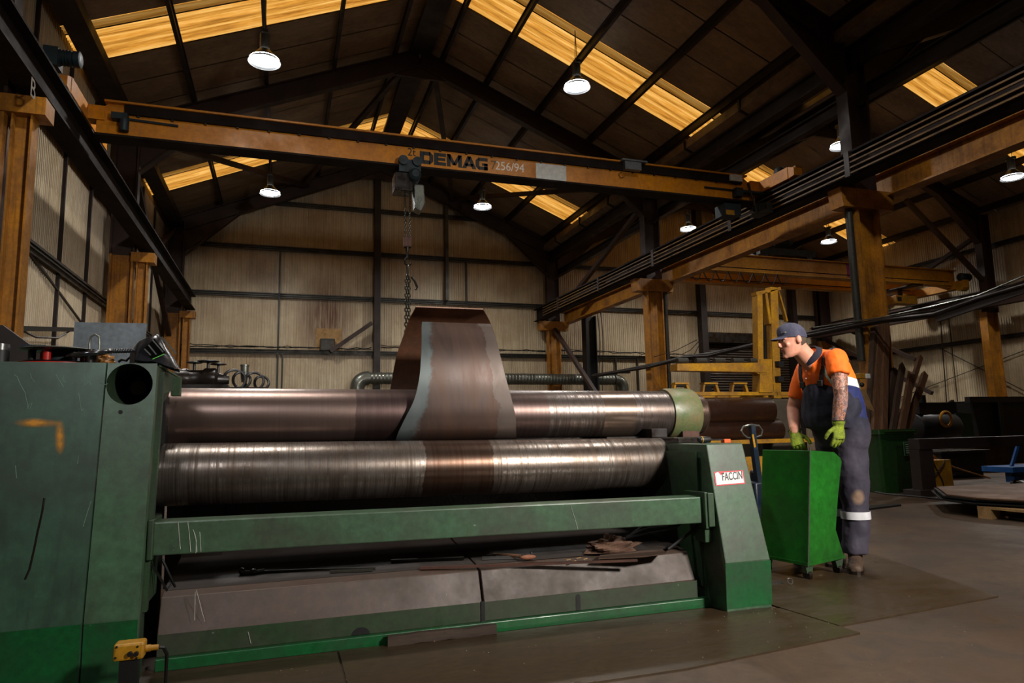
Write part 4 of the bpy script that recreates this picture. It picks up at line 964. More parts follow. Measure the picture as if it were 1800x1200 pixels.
for i, (p, q) in enumerate((((1225, 597), (1150, 627)), ((1228, 600), (1200, 622)), ((1232, 600), (1212, 632)))):
    single('hanging_cable', MB().tube([at(*p, x=8.8), at((p[0] + q[0]) / 2, (p[1] + q[1]) / 2 + 4, x=8.75), at(*q, x=8.68)], .008, 5), M['black'], ['thin cable dropping to the far end of the slung cable run', 'thin short cable dropping to the middle of the slung cable run', 'thin cable looping down below the slung cable run'][i], 'cable', 'thin drop cables')
for i, (x, z0, z1) in enumerate(((10.0, .01, 5.1), (10.12, .01, 5.1))):
    single('drop_cable', MB().tube([(x + .05 * math.sin(k), 20.6, z0 + (z1 - z0) * k / 10) for k in range(11)], .015, 5), M['black'], ['thin black cable hanging beside the black post', 'second thin black cable hanging just right of the first'][i], 'cable', 'cables hanging by the black post')
# heater flue box on the back wall
hb_ = thing('wall_heater_vent', 'dark square flue box with soot on the back wall', 'vent', (1.3, 22.4, 3.66))
MB().box(1.08, 1.54, 22.35, 22.62, 3.68, 4.06).build('vent_box', M['dark_oil'], hb_, bevel=.01)
MB().box(.95, 1.75, 22.60, 22.63, 3.66, 4.42).build('backing_patch', M['wood_pale'], hb_)
MB().box(1.13, 1.3, 22.34, 22.35, 3.72, 4.0).build('door', M['girt'], hb_)

# ---------------------------------------------------------------- roller frame and second machine behind the operator
YR = 6.9
rf = thing('roller_support_frame', 'yellow steel mast with an arm of grey support rollers, behind the operator', 'support frame', (6.1, YR, 1.2))
def pq(px, py, y=YR): return at(px, py, y=y)
def vbar(mb, p, q, w, d=.10, y=YR): mb.bar(pq(*p, y), pq(*q, y), w, d, up=(0, 1, 0))
mb = MB(); vbar(mb, (1331, 515), (1333, 640), .075); mb.build('mast', M['yellow'], rf)
mb = MB(); vbar(mb, (1356, 506), (1362, 700), .11); mb.build('mast', M['yellow'], rf)
mb = MB(); vbar(mb, (1342, 515), (1350, 570), .035); vbar(mb, (1366, 508), (1382, 565), .02, .05); vbar(mb, (1325, 517), (1368, 508), .04); mb.build('mast_brace', M['yellow'], rf)
mb = MB(); vbar(mb, (1345, 545), (1345, 640), .05, .08, YR + .1); mb.build('chain_guide', M['black'], rf)
mb = MB().prism([(pq(1184, 652).x, pq(1184, 652).z), (pq(1340, 648).x, pq(1340, 655).z), (pq(1340, 640).x, pq(1340, 638).z), (pq(1184, 640).x, pq(1184, 640).z)], 'y', YR - .08, YR + .08)
arm = mb.build('arm', M['yellow'], rf)
mb = MB().prism([(pq(1315, 652).x, pq(1315, 652).z), (pq(1342, 664).x, pq(1342, 664).z), (pq(1342, 650).x, pq(1342, 650).z)], 'y', YR - .06, YR + .06); mb.build('arm_gusset', M['yellow'], rf)
mb = MB().prism([(pq(1328, 680).x, pq(1328, 690).z), (pq(1352, 680).x, pq(1352, 690).z), (pq(1350, 632).x, pq(1350, 632).z), (pq(1330, 632).x, pq(1330, 632).z)], 'y', YR - .07, YR + .07); mb.build('carriage', M['yellow'], rf)
for px in (1199, 1232, 1264, 1296, 1326):
    p, q = pq(px - 9, 634), pq(px + 9, 634); MB().cyl(p, q, .034, n=16).build('roller', M['girt'], arm)
mb = MB().bar(pq(1170, 692), pq(1392, 692), .04, .10, up=(0, 1, 0)).bar(pq(1170, 696, YR + .4), pq(1392, 696, YR + .4), .04, .08, up=(0, 1, 0)); mb.build('base_beam', M['yellow'], rf)
for px in (1195, 1246, 1297, 1345):
    mb = MB(); vbar(mb, (px - 12, 690), (px - 10, 674), .022, .06); vbar(mb, (px + 15, 690), (px + 10, 674), .03, .06); vbar(mb, (px - 12, 674), (px + 12, 674), .02, .10)
    w = mb.build('roller_stand', M['yellow'], rf); MB().cyl(pq(px - 9, 677), pq(px + 9, 677), .022, n=12).build('roller', M['girt'], w)
for py in (640, 666): MB().box(pq(1357, py).x, pq(1366, py).x, YR - .12, YR - .05, pq(1360, py + 5).z, pq(1360, py - 4).z).build('stop_block', M['black'], rf)
m2 = thing('plate_rolling_machine', 'dark brown second rolling machine standing behind the green bearing ring', 'machine', (5.6, 6.6, 0))
for py, r, x1 in ((724, .155, 1352), (760, .135, 1368)):
    a = pq(1180, py, 6.5); b = pq(x1, py, 6.5); MB().rev((a.x, 6.5, a.z), (b.x, 6.5, a.z), [(0, r * .6), (0, r), (.985, r), (1, r * .9), (1, r * .4)], 40).build('roll', worn('dull_brown_roll', (.27, .17, .12), (.18, .11, .08), .4, .5, 4, .7), m2)
q1 = pq(1352, 700, 6.5); q2 = pq(1400, 700, 6.5)
MB().prism([(q1.x + .02, 0), (q2.x + .3, 0), (q2.x + .1, q1.z), (q1.x - .05, q1.z)], 'y', 6.62, 7.1).build('end_housing', worn('dusty_grey_housing', (.30, .26, .20), (.20, .17, .13), .6, 0, 3, .7), m2, bevel=.02)
MB().box(pq(1180, 780, 6.3).x, q2.x + .1, 6.28, 6.36, pq(1300, 780, 6.3).z, pq(1300, 773, 6.3).z).build('front_rail', M['yellow'], m2)
MB().box(4.3, q2.x + .1, 6.5, 7.1, 0, .62).build('base', M['dark_oil'], m2)
MB().box(pq(1300, 830, 6.2).x, pq(1345, 830, 6.2).x + .6, 6.2, 6.26, .35, .68).build('step_guard', M['yellow'], m2)

# pallet truck
pj = thing('pallet_truck', 'blue hand pallet truck with a looped handle parked behind the end stand', 'pallet truck', (3.95, 5.3, 0))
yj = 5.3
hp = [at(px, py, y=yj) for px, py in ((1307, 764), (1303, 757), (1306, 750), (1320, 746), (1334, 748), (1340, 756), (1338, 765), (1326, 769), (1314, 769))]
MB().tube(hp, .009, 7, closed=True).build('handle_loop', M['grey_metal'], pj)
MB().bar(at(1321, 748, y=yj), at(1326, 790, y=yj), .045, .05, up=(0, 1, 0)).bar(at(1325, 785, y=yj), at(1334, 850, y=yj + .05), .05, .05, up=(0, 1, 0)).build('tiller', worn('dull_blue_paint', (.07, .16, .24), (.05, .09, .13), .5, 0, 5, .5), pj)
MB().bar(at(1323, 763, y=yj - .03), at(1327, 786, y=yj - .03), .02, .004, up=(0, 1, 0)).build('yellow_decal', M['yellow'], pj)
a = at(1330, 865, y=yj + .1)
MB().box(a.x - .09, a.x + .1, yj, yj + .2, .12, .50).cyl((a.x, yj + .1, .42), (a.x, yj + .1, .6), .05, n=14).build('pump_body', worn('dark_blue_paint', (.05, .12, .22), (.04, .07, .11), .4, 0, 5, .5), pj, bevel=.02)
for s in (-.06, .06): MB().cyl((a.x + s - .02, yj + .02, .09), (a.x + s + .02, yj + .02, .09), .09, n=20).build('steer_wheel', M['black'], pj)
MB().box(a.x - .08, a.x + .08, yj + .2, yj + .9, .07, .12).build('fork', worn('dark_blue_fork', (.05, .12, .22), (.04, .07, .11), .4, 0, 5, .5), pj)
# ================================================================ THINGS IN THE RIGHT OF THE PICTURE
# green tool cart beside the operator
cart = thing('tool_cart', 'bright green sheet-metal cart on castors that the operator leans on', 'cart', (3.42, 3.95, 0))
C0 = Vector((3.255, 3.745)); ux = Vector((.38, .085)).normalized(); uy = Vector((-.06, .36)).normalized(); zb, zt = .10, .835
Wd, Dp = .39, .40
# side profile in the width direction: lip at the top, waist, flare at the foot
pf = [(0, zb), (Wd, zb + .012), (Wd - .095, .30), (Wd - .075, .50), (Wd - .045, .70), (Wd - .035, .745), (Wd - .05, .772), (Wd - .12, zt - .02), (0, zt)]
def cp(u, w, z): q = C0 + ux * u + uy * w; return Vector((q.x + .115 * max(0, z - zb), q.y, z))   # the sheet sides lean outwards a little
n = len(pf); vs = [cp(u, 0, z) for u, z in pf] + [cp(u, Dp, z) for u, z in pf]
mb = MB().add(vs, [tuple(range(n)), tuple(range(n, 2 * n))[::-1]] + [(i, n + i, n + (i + 1) % n, (i + 1) % n) for i in range(n)])
body = mb.build('cart_body', M['cart'], cart, bevel=.004)
MB().bar(cp(-.002, -.003, zb - .01), cp(-.002, -.003, zt + .02), .006, .006, up=(0, 1, 0)).build('worn_corner_edge', M['steel'], body)
MB().bar(cp(0, 0, zb + .005), cp(Wd, 0, zb + .015), .012, .02).bar(cp(0, 0, zb + .005), cp(0, Dp, zb + .005), .012, .02).build('bottom_rim', M['cart'], body)
MB().box(cp(.05, .1, 0).x, cp(.3, .1, 0).x, cp(.05, .1, 0).y, cp(.05, .32, 0).y, zt - .03, zt - .02).build('tool_tray', M['dark_oil'], cart) if False else None
for u, w in ((.03, .03), (Wd - .04, .03), (.03, Dp - .04), (Wd - .04, Dp - .04)):
    c = cp(u, w, 0)
    k = MB().prism([(c.x - .035, zb), (c.x + .035, zb), (c.x + .018, .045), (c.x - .018, .045)], 'y', c.y - .022, c.y + .022).build('castor', M['green_side'], cart)
    MB().cyl((c.x - .012, c.y, .033), (c.x + .012, c.y, .033), .033, n=18).build('castor_wheel', M['dark_oil'], k)
# dark green wheeled bin
wb_ = thing('wheelie_bin', 'dark green wheeled waste bin with a printed white label, full of old timber', 'bin', (8.9, 8.08, 0))
by0, by1 = 7.80, 8.33; bx0, bx1, bz = at(1546, 800, y=by0).x, at(1617, 800, y=by0).x, .92
def rr(x0, x1, y0, y1, z, r=.06, k=5):
    out = []
    for cx, cy, a0 in ((x1 - r, y1 - r, 0), (x0 + r, y1 - r, 90), (x0 + r, y0 + r, 180), (x1 - r, y0 + r, 270)):
        for i in range(k + 1): a = R(a0 + 90 * i / k); out.append((cx + r * math.cos(a), cy + r * math.sin(a), z))
    return out
rings = [rr(bx0 + .09, bx1 - .05, by0 + .06, by1 - .06, .0), rr(bx0 + .08, bx1 - .05, by0 + .05, by1 - .05, .06), rr(bx0 + .02, bx1 - .01, by0 + .01, by1 - .01, bz - .08), rr(bx0 - .01, bx1 + .02, by0 - .02, by1 + .02, bz - .07), rr(bx0 - .01, bx1 + .02, by0 - .02, by1 + .02, bz), rr(bx0 + .03, bx1 - .02, by0 + .03, by1 - .03, bz), rr(bx0 + .08, bx1 - .06, by0 + .07, by1 - .07, .1)]
nn = len(rings[0]); mb = MB().add([p for r_ in rings for p in r_], [(a * nn + i, a * nn + (i + 1) % nn, (a + 1) * nn + (i + 1) % nn, (a + 1) * nn + i) for a in range(len(rings) - 1) for i in range(nn)] + [tuple(range(nn))[::-1], tuple(range((len(rings) - 1) * nn, len(rings) * nn))], True)
mb.build('bin_body', M['bin'], wb_, angle=30)
a, b = at(1588, 776, y=by0), at(1609, 800, y=by0)
lb_ = MB().box(a.x, b.x, by0 - .0, by0 + .008, b.z, a.z).build('bin_label', plain('bin_label_grey', (.30, .36, .31), .6), wb_)
MB().box(a.x + .012, b.x - .012, by0 - .002, by0 - .0, b.z + .012, a.z - .012).build('label_inner', M['bin'], lb_)
for k in range(5): MB().box(a.x + .03, b.x - .03 - .02 * (k % 2), by0 - .004, by0 - .002, a.z - .05 - k * .03, a.z - .038 - k * .03).build('printed_line', plain('print_white', (.55, .6, .56), .6), lb_)
for x in (bx0 + .06, bx1 - .06): MB().cyl((x - .03, by1 - .02, .1), (x + .03, by1 - .02, .1), .1, n=20).build('wheel', M['black'], wb_)
MB().tube([(bx0 + .1, by0 - .03, bz - .03), (bx1 - .1, by0 - .03, bz - .03)], .014, 6).build('grip_bar', M['bin'], wb_)
# timber in the bin
M['wood_b'] = M['wood_dark']
def plank(p, q, w, d, mat, label, name='timber_plank', grp=None, up=(0, 1, 0), chip=True):
    p = Vector(p); q = Vector(q); mb = MB(); rnd = random.Random(hash(label) % 99 if False else len(label))
    dr = (q - p).normalized(); side = dr.cross(Vector(up)).normalized(); u = side.cross(dr).normalized(); rings = []; k = 7
    vs = []
    for i in range(k + 1):
        c = p + (q - p) * i / k + side * rnd.uniform(-.006, .006); wi = w * rnd.uniform(.94, 1.04)
        ex = [0, 0, 0, 0]
        if i == k and chip: ex = [rnd.uniform(-.05, .06) for _ in range(4)]
        for j, (a, b) in enumerate(((-1, -1), (1, -1), (1, 1), (-1, 1))): vs.append(c + side * (wi / 2 * a) + u * (d / 2 * b) + dr * ex[j])
    mb.add(vs, [(4 * i + j, 4 * i + (j + 1) % 4, 4 * i + 4 + (j + 1) % 4, 4 * i + 4 + j) for i in range(k) for j in range(4)] + [(3, 2, 1, 0), (4 * k, 4 * k + 1, 4 * k + 2, 4 * k + 3)])
    return single(name, mb, M[mat], label, 'timber', grp)
tg = 'old timber standing in the wheeled bin'
for (bp, tp, w, yb, yt, mat, lab) in (((1578, 752), (1573, 646), .10, 8.20, 8.26, 'wood_dark', 'short dark board with a square top standing at the back left of the bin'),
    ((1588, 752), (1586, 642), .09, 8.10, 8.12, 'wood_dark', 'dark pointed board standing between the leaning beams and the forked plank'),
    ((1595, 752), (1603, 656), .11, 7.98, 8.06, 'wood', 'broad ochre plank with a stepped top in the middle of the bin'),
    ((1602, 700), (1618, 626), .075, 8.2, 8.24, 'wood', 'tallest slanting lath rising behind the broad plank in the bin'),
    ((1608, 752), (1626, 656), .10, 8.02, 8.12, 'wood', 'slanting round-edged post leaning to the right edge of the bin')):
    b3 = at(*bp, y=yb); t3 = at(*tp, y=yt); low = b3 + (b3 - t3) * ((b3.z - .16) / max(.05, (t3.z - b3.z)) if True else 0); 
    i_ = (1573, 1586, 1603, 1618, 1626).index(tp[0]); low = Vector((bx0 + (.34, .22, .34, .43, .43)[i_] - .02, by0 + (.43, .14, .14, .40, .26)[i_], .15)); plank(low, t3, w, .05, mat, lab, grp=tg)
for (bp, tp, w, y, mat, lab) in (((1547, 757), (1538, 575), .10, 7.70, 'wood_dark', 'dark leaning beam closest to the striped foot of the yellow column'),
    ((1561, 757), (1546, 568), .13, 7.62, 'wood', 'broad brown beam leaning in the middle of the timbers on the yellow column'),
    ((1580, 757), (1556, 566), .10, 7.55, 'wood', 'pale-edged beam leaning outermost against the yellow column, right above the bin')):
    t3 = at(*tp, y=8.30); low = Vector((bx0 + (.17 if bp[0] < 1550 else .17 if bp[0] < 1570 else .22), by0 + (.43 if bp[0] < 1550 else .33 if bp[0] < 1570 else .22), .15))
    plank(low, t3, w, .09, mat, lab, 'timber_beam', 'beams leaning on the yellow column', chip=False)
# rag and slate-holder clipped on the column
tg_ = thing('tag_holder', 'bundle of pale slats hanging from a yellow clamp on the striped column', 'tag holder', at(1517, 660, y=8.18) - Vector((0, 0, .9)))
a = at(1516, 661, y=8.18); MB().box(a.x - .09, a.x + .02, 8.14, 8.34, a.z - .04, a.z + .04).build('clamp', M['yellow'], tg_, bevel=.01)
MB().box(a.x + .02, a.x + .10, 8.12, 8.20, a.z - .04, a.z + .035).build('clamp_jaw', M['white'], tg_, bevel=.01)
c = at(1515, 676, y=8.13); MB().sphere(c, .035).build('knot', M['black'], tg_)
for k in range(3):
    p = at(1513 + k * 3, 684, y=8.13); q = at(1527 + k * 4, 722 - (2 - k) * 2, y=8.13); MB().bar(p, q, .03, .012, up=(0, 1, 0)).build('slat', M['wood_pale'], tg_)
# brown steel trestle
ft = thing('steel_trestle', 'rust-brown heavy steel trestle with one leg on a foot block', 'trestle', (8.8, 7.3, 0))
yy = 7.39; a = at(1606, 771, y=yy); q = at(1606, 790, y=yy)
MB().box(a.x, a.x + 3.0, yy - .08, yy + .1, q.z, a.z).build('top_beam', M['dark_brown'], ft, bevel=.006)
l0, l1 = at(1608, 800, y=yy), at(1633, 800, y=yy); MB().box(l0.x, l1.x, yy - .07, yy + .09, .08, q.z).box(l1.x + .0, l1.x + .02, yy, yy + .09, .08, q.z).build('leg', M['dark_brown'], ft, bevel=.006)
MB().box(l0.x + 2.4, l1.x + 2.4, yy - .07, yy + .09, .08, q.z).build('leg', M['dark_brown'], ft, bevel=.006)
MB().box(l0.x - .12, l1.x + .20, yy - .14, yy + .14, 0, .09).build('foot_block', M['dark_brown'], ft, bevel=.006)
MB().box(l0.x + 2.3, l1.x + 2.5, yy - .14, yy + .14, 0, .09).build('foot_block', M['dark_brown'], ft, bevel=.006)
# yellow crate with cords on it
a, b = at(1634, 809, y=8.1), at(1671, 809, y=8.1)
yb_ = thing('steel_bin', 'yellow square-sided steel bin behind the trestle leg', 'bin', ((a.x + b.x) / 2, 8.3, 0))
MB().prism([(a.x + .02, 0), (b.x + .02, 0), (b.x, a.z), (a.x, a.z)], 'y', 8.1, 8.5).build('bin_shell', M['yellow'], yb_, bevel=.006)
MB().tube([(a.x + .05, 8.09, a.z), (a.x + .1, 8.08, .3), (a.x + .2, 8.08, .12), (a.x + .22, 8.08, .02)], .008, 5).build('cord', M['black'], yb_)
MB().tube([(a.x + .30, 8.09, a.z), (a.x + .26, 8.08, .38), (a.x + .15, 8.08, .28), (a.x + .02, 8.08, .2)], .008, 5).build('cord', M['black'], yb_)
a2, b2 = at(1594, 810, y=8.6), at(1605, 810, y=8.6)
single('steel_post', MB().box(a2.x, b2.x + .05, 8.6, 8.68, 0, a2.z), M['yellow'], 'short yellow steel post between the green bin and the trestle leg', 'post')
single('cable_heap', MB().tube([(10.0 + .35 * math.cos(k * .7) + k * .012, 8.6 + .25 * math.sin(k * .9), .45 + .05 * math.sin(k * 1.9)) for k in range(46)], .012, 5), M['black'], 'tangled dark cable heap on top of the yellow steel bin', 'cable') if False else None
single('yellow_hose', MB().tube([at(px, py, y=yv) for px, py, yv in ((1632, 792, 8.3), (1645, 805, 8.3), (1660, 812, 8.35), (1675, 820, 8.4), (1700, 828, 8.6), (1740, 840, 8.7))], .014, 6), M['yellow_col'], 'thin ochre hose trailing from the yellow bin to the right', 'hose')
# pallet with steel sheets
pal = thing('wooden_pallet', 'pale pine pallet under the stack of dark steel sheets', 'pallet', (7.5, 5.0, 0))
_a = at(1715, 889, z=.125); P0 = Vector((_a.x + .02, _a.y)); e1 = Vector((.06, -1)).normalized(); e2 = Vector((1, .06)).normalized()
def pp(u, w, z): q = P0 + e1 * u + e2 * w; return Vector((q.x, q.y, z))
def obox(mb, u0, u1, w0, w1, z0, z1):
    v = [pp(u, w, z) for z in (z0, z1) for w in (w0, w1) for u in (u0, u1)]
    return mb.add(v, [(0, 2, 3, 1), (4, 5, 7, 6), (0, 1, 5, 4), (2, 6, 7, 3), (0, 4, 6, 2), (1, 3, 7, 5)])
for k, u in enumerate((0, .53, 1.06)): obox(MB(), u, u + .14, 0, 1.0, 0, .02).build('bottom_board', M['wood_pale'], pal)
for u in (0, .53, 1.06):
    for w in (0, .43, .86): obox(MB(), u, u + .14, w, w + .14, .02, .10).build('pallet_block', M['wood_pale'], pal)
for w in (0, .22, .44, .66, .86): obox(MB(), 0, 1.2, w, w + .12, .10, .125).build('deck_board', M['wood_pale'], pal)
M['sheet_dark'] = worn('blue_black_sheet_edge', (.13, .15, .16), (.09, .09, .09), .5, .4, 4, .6)
M['sheet_rust'] = worn('rust_brown_sheet', (.42, .28, .16), (.28, .18, .11), .65, .1, 2, .7)
_s = [at(1662, 881, z=.13), at(1715, 888, z=.13), at(1800, 893, z=.13)]; _e = (_s[2] - _s[1]).normalized(); _q = _s[1] + _e * 2.2
qd = [Vector((p[0], p[1])) for p in (_s[0], _s[1], _q, (_q.x + 2.4, _q.y + .6), (_s[0].x + 2.3, _s[0].y + .5), (_s[0].x + .75, _s[0].y + .75))]
for k in range(5):
    z = .127 + k * .018; rnd = random.Random(k); off = Vector((rnd.uniform(-.04, .05), rnd.uniform(-.05, .05)))
    pts_ = [(p + off) for p in qd]; mb = MB().prism([(p.x, p.y) for p in pts_], 'z', z, z + .014)
    single('steel_sheet', mb, M['sheet_rust'] if k == 4 else M['sheet_dark'], ['bottom dark steel sheet lying directly on the pallet', 'second dark steel sheet from the pallet', 'middle dark steel sheet of the stack of five', 'dark steel sheet second from the top of the pallet stack', 'rust-brown steel sheet topmost on the pallet stack'][k], 'steel sheet', 'steel sheets stacked on the pallet')
# blue trolley by the right edge
bt = thing('blue_trolley', 'bright blue workshop trolley at the right edge behind the sheet stack', 'trolley', (11.2, 7.9, 0))
a = at(1758, 826, y=7.9)
MB().box(a.x, a.x + 1.0, 7.7, 8.2, a.z - .03, a.z + .05).build('deck', M['blue'], bt)
MB().box(a.x + .1, a.x + .5, 7.8, 7.9, .06, a.z - .03).box(a.x + .08, a.x + .9, 7.75, 7.82, .10, .15).build('under_frame', M['blue'], bt)
MB().bar(at(1778, 820, y=7.9), at(1790, 780, y=7.9), .05, .03, up=(0, 1, 0)).bar((a.x + .75, 7.9, .3), (a.x + .8, 7.9, .95), .05, .05).build('handle_post', M['blue'], bt)
for x in (.1, .85): MB().cyl((a.x + x, 7.76, .05), (a.x + x, 7.80, .05), .05, n=14).build('castor_wheel', M['black'], bt)
pf_ = thing('plastic_wrap', 'crumpled clear-grey plastic wrap lying in front of the blue trolley', 'plastic wrap', (10.2, 7.0, 0))
def crumple(c, rx, ry, rz, seed, n=22, m=14, amp=.3):
    rnd = random.Random(seed); ph = [(rnd.uniform(0, 6.28), rnd.uniform(0, 6.28), rnd.randint(2, 6), rnd.randint(2, 6)) for _ in range(7)]
    mb = MB(); vs = []; c = Vector(c)
    def f(a, b): return 1 + amp * sum(math.sin(k1 * a + p1) * math.sin(k2 * b + p2) / (1 + .4 * i) for i, (p1, p2, k1, k2) in enumerate(ph)) / 1.8
    rows = []
    for i in range(m + 1):
        b = .5 * math.pi * i / m; rows.append([c + Vector((rx * math.cos(b) * math.cos(2 * math.pi * j / n), ry * math.cos(b) * math.sin(2 * math.pi * j / n), max(0, rz * math.sin(b)))) * 1.0 * 1 for j in range(n)])
        for j in range(n):
            g = f(2 * math.pi * j / n, b * 2); v = rows[-1][j] - c; rows[-1][j] = c + Vector((v.x * g, v.y * g, v.z * (1 + .8 * (g - 1))))
    vs = [p for r_ in rows for p in r_]
    mb.add(vs, [(i * n + j, i * n + (j + 1) % n, (i + 1) * n + (j + 1) % n, (i + 1) * n + j) for i in range(m) for j in range(n)] + [tuple(range(n))[::-1]], False)
    return mb
crumple((10.2, 7.0, 0), .35, .2, .2, 4).build('wrap', plain('clear_grey_film', (.28, .28, .28), .2), pf_)
# far clutter
sk = thing('waste_skip', 'black open waste skip beyond the brown trestle', 'skip', (17.5, 12.8, 0))
MB().prism([(15.8, 0), (20.3, 0), (20.8, 1.50), (15.55, 1.50)], 'y', 12.0, 13.8).build('skip_body', plain('black_skip', (.05, .045, .045), .6), sk)
MB().box(15.4, 20.9, 11.92, 12.05, 1.46, 1.60).build('skip_rim', M['black'], sk)
for x in (16.3, 17.8, 19.3): MB().box(x, x + .12, 11.9, 12.0, .1, 1.46).build('skip_rib', M['black'], sk)
a, b = at(1680, 726, y=11.75), at(1713, 770, y=11.75)
single('green_panel', MB().prism([(a.x, 0), (b.x, 0), (b.x, a.z - .02), (a.x, a.z + .02)], 'y', 11.75, 11.82), worn('green_panel_paint', (.07, .30, .17), (.05, .2, .12), .5, 0, 3, .5), 'green painted panel standing left of the black skip', 'panel')
a = at(1648, 745, y=11.5)
cm = thing('compressor', 'dark blue compressor with a yellow ring, among the clutter left of the green panel', 'compressor', (a.x, 11.6, 0))
MB().rev((a.x - .7, 11.6, .9), (a.x + .6, 11.6, .9), [(0, .1), (.06, .3), (.15, .36), (.85, .36), (.94, .3), (1, .1)], 24).build('tank', worn('dark_blue_tank', (.04, .05, .09), (.03, .04, .06), .5, 0, 4, .5), cm)
MB().box(a.x - .6, a.x + .5, 11.4, 11.8, 1.2, 1.45).cyl((a.x - .3, 11.6, 1.4), (a.x - .3, 11.6, 1.62), .1, n=12).build('motor_block', worn('dark_blue_block', (.05, .09, .16), (.03, .04, .06), .5, 0, 4, .5), cm)
MB().tube(arc((a.x - .1, 11.2, 1.08), .16, 0, 360, 16, 'xz')[:-1], .03, 6, closed=True).build('yellow_ring', M['yellow'], cm)
for x in (-.5, .4): MB().box(a.x + x, a.x + x + .1, 11.4, 11.8, 0, .6).build('leg', M['black'], cm)
for i, (p, q, lab) in enumerate((((1620, 742), (1675, 704), 'dark steel bar leaning across the wall behind the compressor'), ((1624, 712), (1660, 740), 'dark steel bar crossing behind the leaning bar'))):
    a_, b_ = at(*p, y=14.6 + .3 * i), at(*q, y=14.6 + .3 * i)
    if a_.z < b_.z: a_, b_ = b_, a_
    b_ = a_ + (b_ - a_) * (a_.z / (a_.z - b_.z)); single('steel_bar', MB().bar(a_, b_, .08, .06), M['dark_oil'], lab, 'steel bar')
for i, (px, py, w, h, d, mt, lab) in enumerate(((1560, 800, .9, .5, 10.9, 'dark_oil', 'dark machine block behind the wheeled bin'), (1695, 800, 1.1, .45, 9.3, 'dark_oil', 'low dark machine bed beyond the yellow bin'), (1745, 790, .9, .6, 10.2, 'rust', 'rust-brown steel rack behind the blue trolley'), (1510, 790, .5, .8, 9.6, 'dark_brown', 'dark cabinet between the operator and the striped column'))):
    a = at(px, 800, y=d)
    t_ = thing('machine_bed' if i != 2 else 'steel_rack', lab, 'machine' if i != 2 else 'rack', (a.x, d, 0))
    MB().box(a.x - w / 2, a.x + w / 2, d, d + .7, .12, h).box(a.x - w / 2 - .05, a.x + w / 2 + .05, d - .05, d + .75, h, h + .05).build('bed', M[mt], t_, bevel=.01)
    for s in (-1, 1): MB().box(a.x + s * w * .4 - .05, a.x + s * w * .4 + .05, d + .05, d + .6, 0, .12).build('foot', M['black'], t_)

# ================================================================ FLOOR PLATES AND SMALL FLOOR THINGS
M['fplate'] = worn('worn_floor_plate', (.33, .265, .185), (.24, .185, .125), .42, .35, 1.8, .8, stretch=(1, 3, 1), bumps=.25)
mb = MB().prism([(-1.6, 2.62), (.28, 2.90), (.28, 3.425), (-1.6, 3.4)], 'z', 0, .010)
PL = [[(-2.4, 2.2), (.262, 2.62), (.262, 3.40), (-2.4, 3.19)], [(.272, 2.62), (1.62, 2.62), (2.66, 2.74), (2.62, 3.25), (2.28, 3.40), (.272, 3.42)], [(2.66, 2.87), (3.92, 2.99), (4.35, 4.3), (2.63, 4.6), (2.63, 3.28)]]
for k, pl in enumerate(PL):
    single('floor_plate', MB().prism(pl, 'z', 0, .008 + .0 * k), M['fplate'], ['worn steel floor plate at the lower left under the yellow control box', 'long worn steel floor plate in front of the machine skirt', 'worn steel floor plate under the green cart and the operator'][k], 'floor plate', 'steel floor plates')
fz = .0095
# pendant control box
a = at(226, 1148, y=3.02)
pc = thing('pendant_control', 'yellow push-button control box lying at the foot of the green housing', 'control box', (a.x, 3.05, fz))
def P_(px, py): return at(px, py, y=3.0)
w0, w1 = P_(199, 1134), P_(252, 1158); bt_, tp_ = w1.z, w0.z
MB().box(w0.x, w1.x, 3.0, 3.07, bt_, tp_).build('control_body', M['yellow'], pc, bevel=.008)
for px, py in ((205, 1138), (242, 1137), (203, 1157), (240, 1157)): c = P_(px, py - 1); MB().cyl((c.x, 2.997, c.z), (c.x, 3.001, c.z), .004, n=8).build('screw', M['black'], pc)
for px in (229, 240): c = P_(px, 1148); MB().cyl((c.x, 2.985, c.z), (c.x, 3.001, c.z), .0085, n=14).build('push_button', M['black'], pc)
c = P_(253, 1144); MB().rev((c.x, 3.035, c.z), (c.x + .045, 3.035, c.z), [(0, .013), (.4, .013), (.4, .011), (1, .010)], 14).build('cable_gland', M['yellow'], pc)
MB().tube([(c.x + .045, 3.035, c.z), (c.x + .06, 3.04, c.z - .004), (c.x + .068, 3.08, c.z - .04), (c.x + .06, 3.14, .03), (c.x + .0, 3.20, .02)], .007, 6).build('cable', M['black'], pc)
MB().box(w0.x + .02, w1.x - .02, 3.01, 3.06, fz, bt_).build('hanger_foot', M['black'], pc)
# timber strip, leaf, cable tie ring, sweepings
a, b = at(686, 1140, z=.02), at(888, 1123, z=.02)
plank(Vector((a.x, 3.405, .028)), Vector((b.x, 3.40, .028)),   .045, .032, 'batten', 'dark wooden batten lying along the bright green skirt', 'timber_batten', chip=False)
def leaf(name, lab, cat, c, rx, rz, yc, mat, seed=1):
    rnd = random.Random(seed); rows = []
    out = [(-.1, -1), (-.7, -.75), (-1, -.2), (-.9, .4), (-.5, .7), (-.1, .55), (.35, .75), (.8, .95), (.95, .5), (.8, .0), (.6, -.6), (.2, -.95)]
    mb = MB(); vs = [Vector((c[0], yc, c[2]))] + [Vector((c[0] + x * rx, yc + .02 * math.sin(5 * i) - .01, c[2] + z * rz)) for i, (x, z) in enumerate(out)]
    n = len(out); mb.add(vs + [v + Vector((0, .004, 0)) for v in vs], [(0, 1 + i, 1 + (i + 1) % n) for i in range(n)] + [(n + 1, n + 2 + (i + 1) % n, n + 2 + i) for i in range(n)] + [(1 + i, n + 2 + i, n + 2 + (i + 1) % n, 1 + (i + 1) % n) for i in range(n)])
    return single(name, mb, mat, lab, cat)
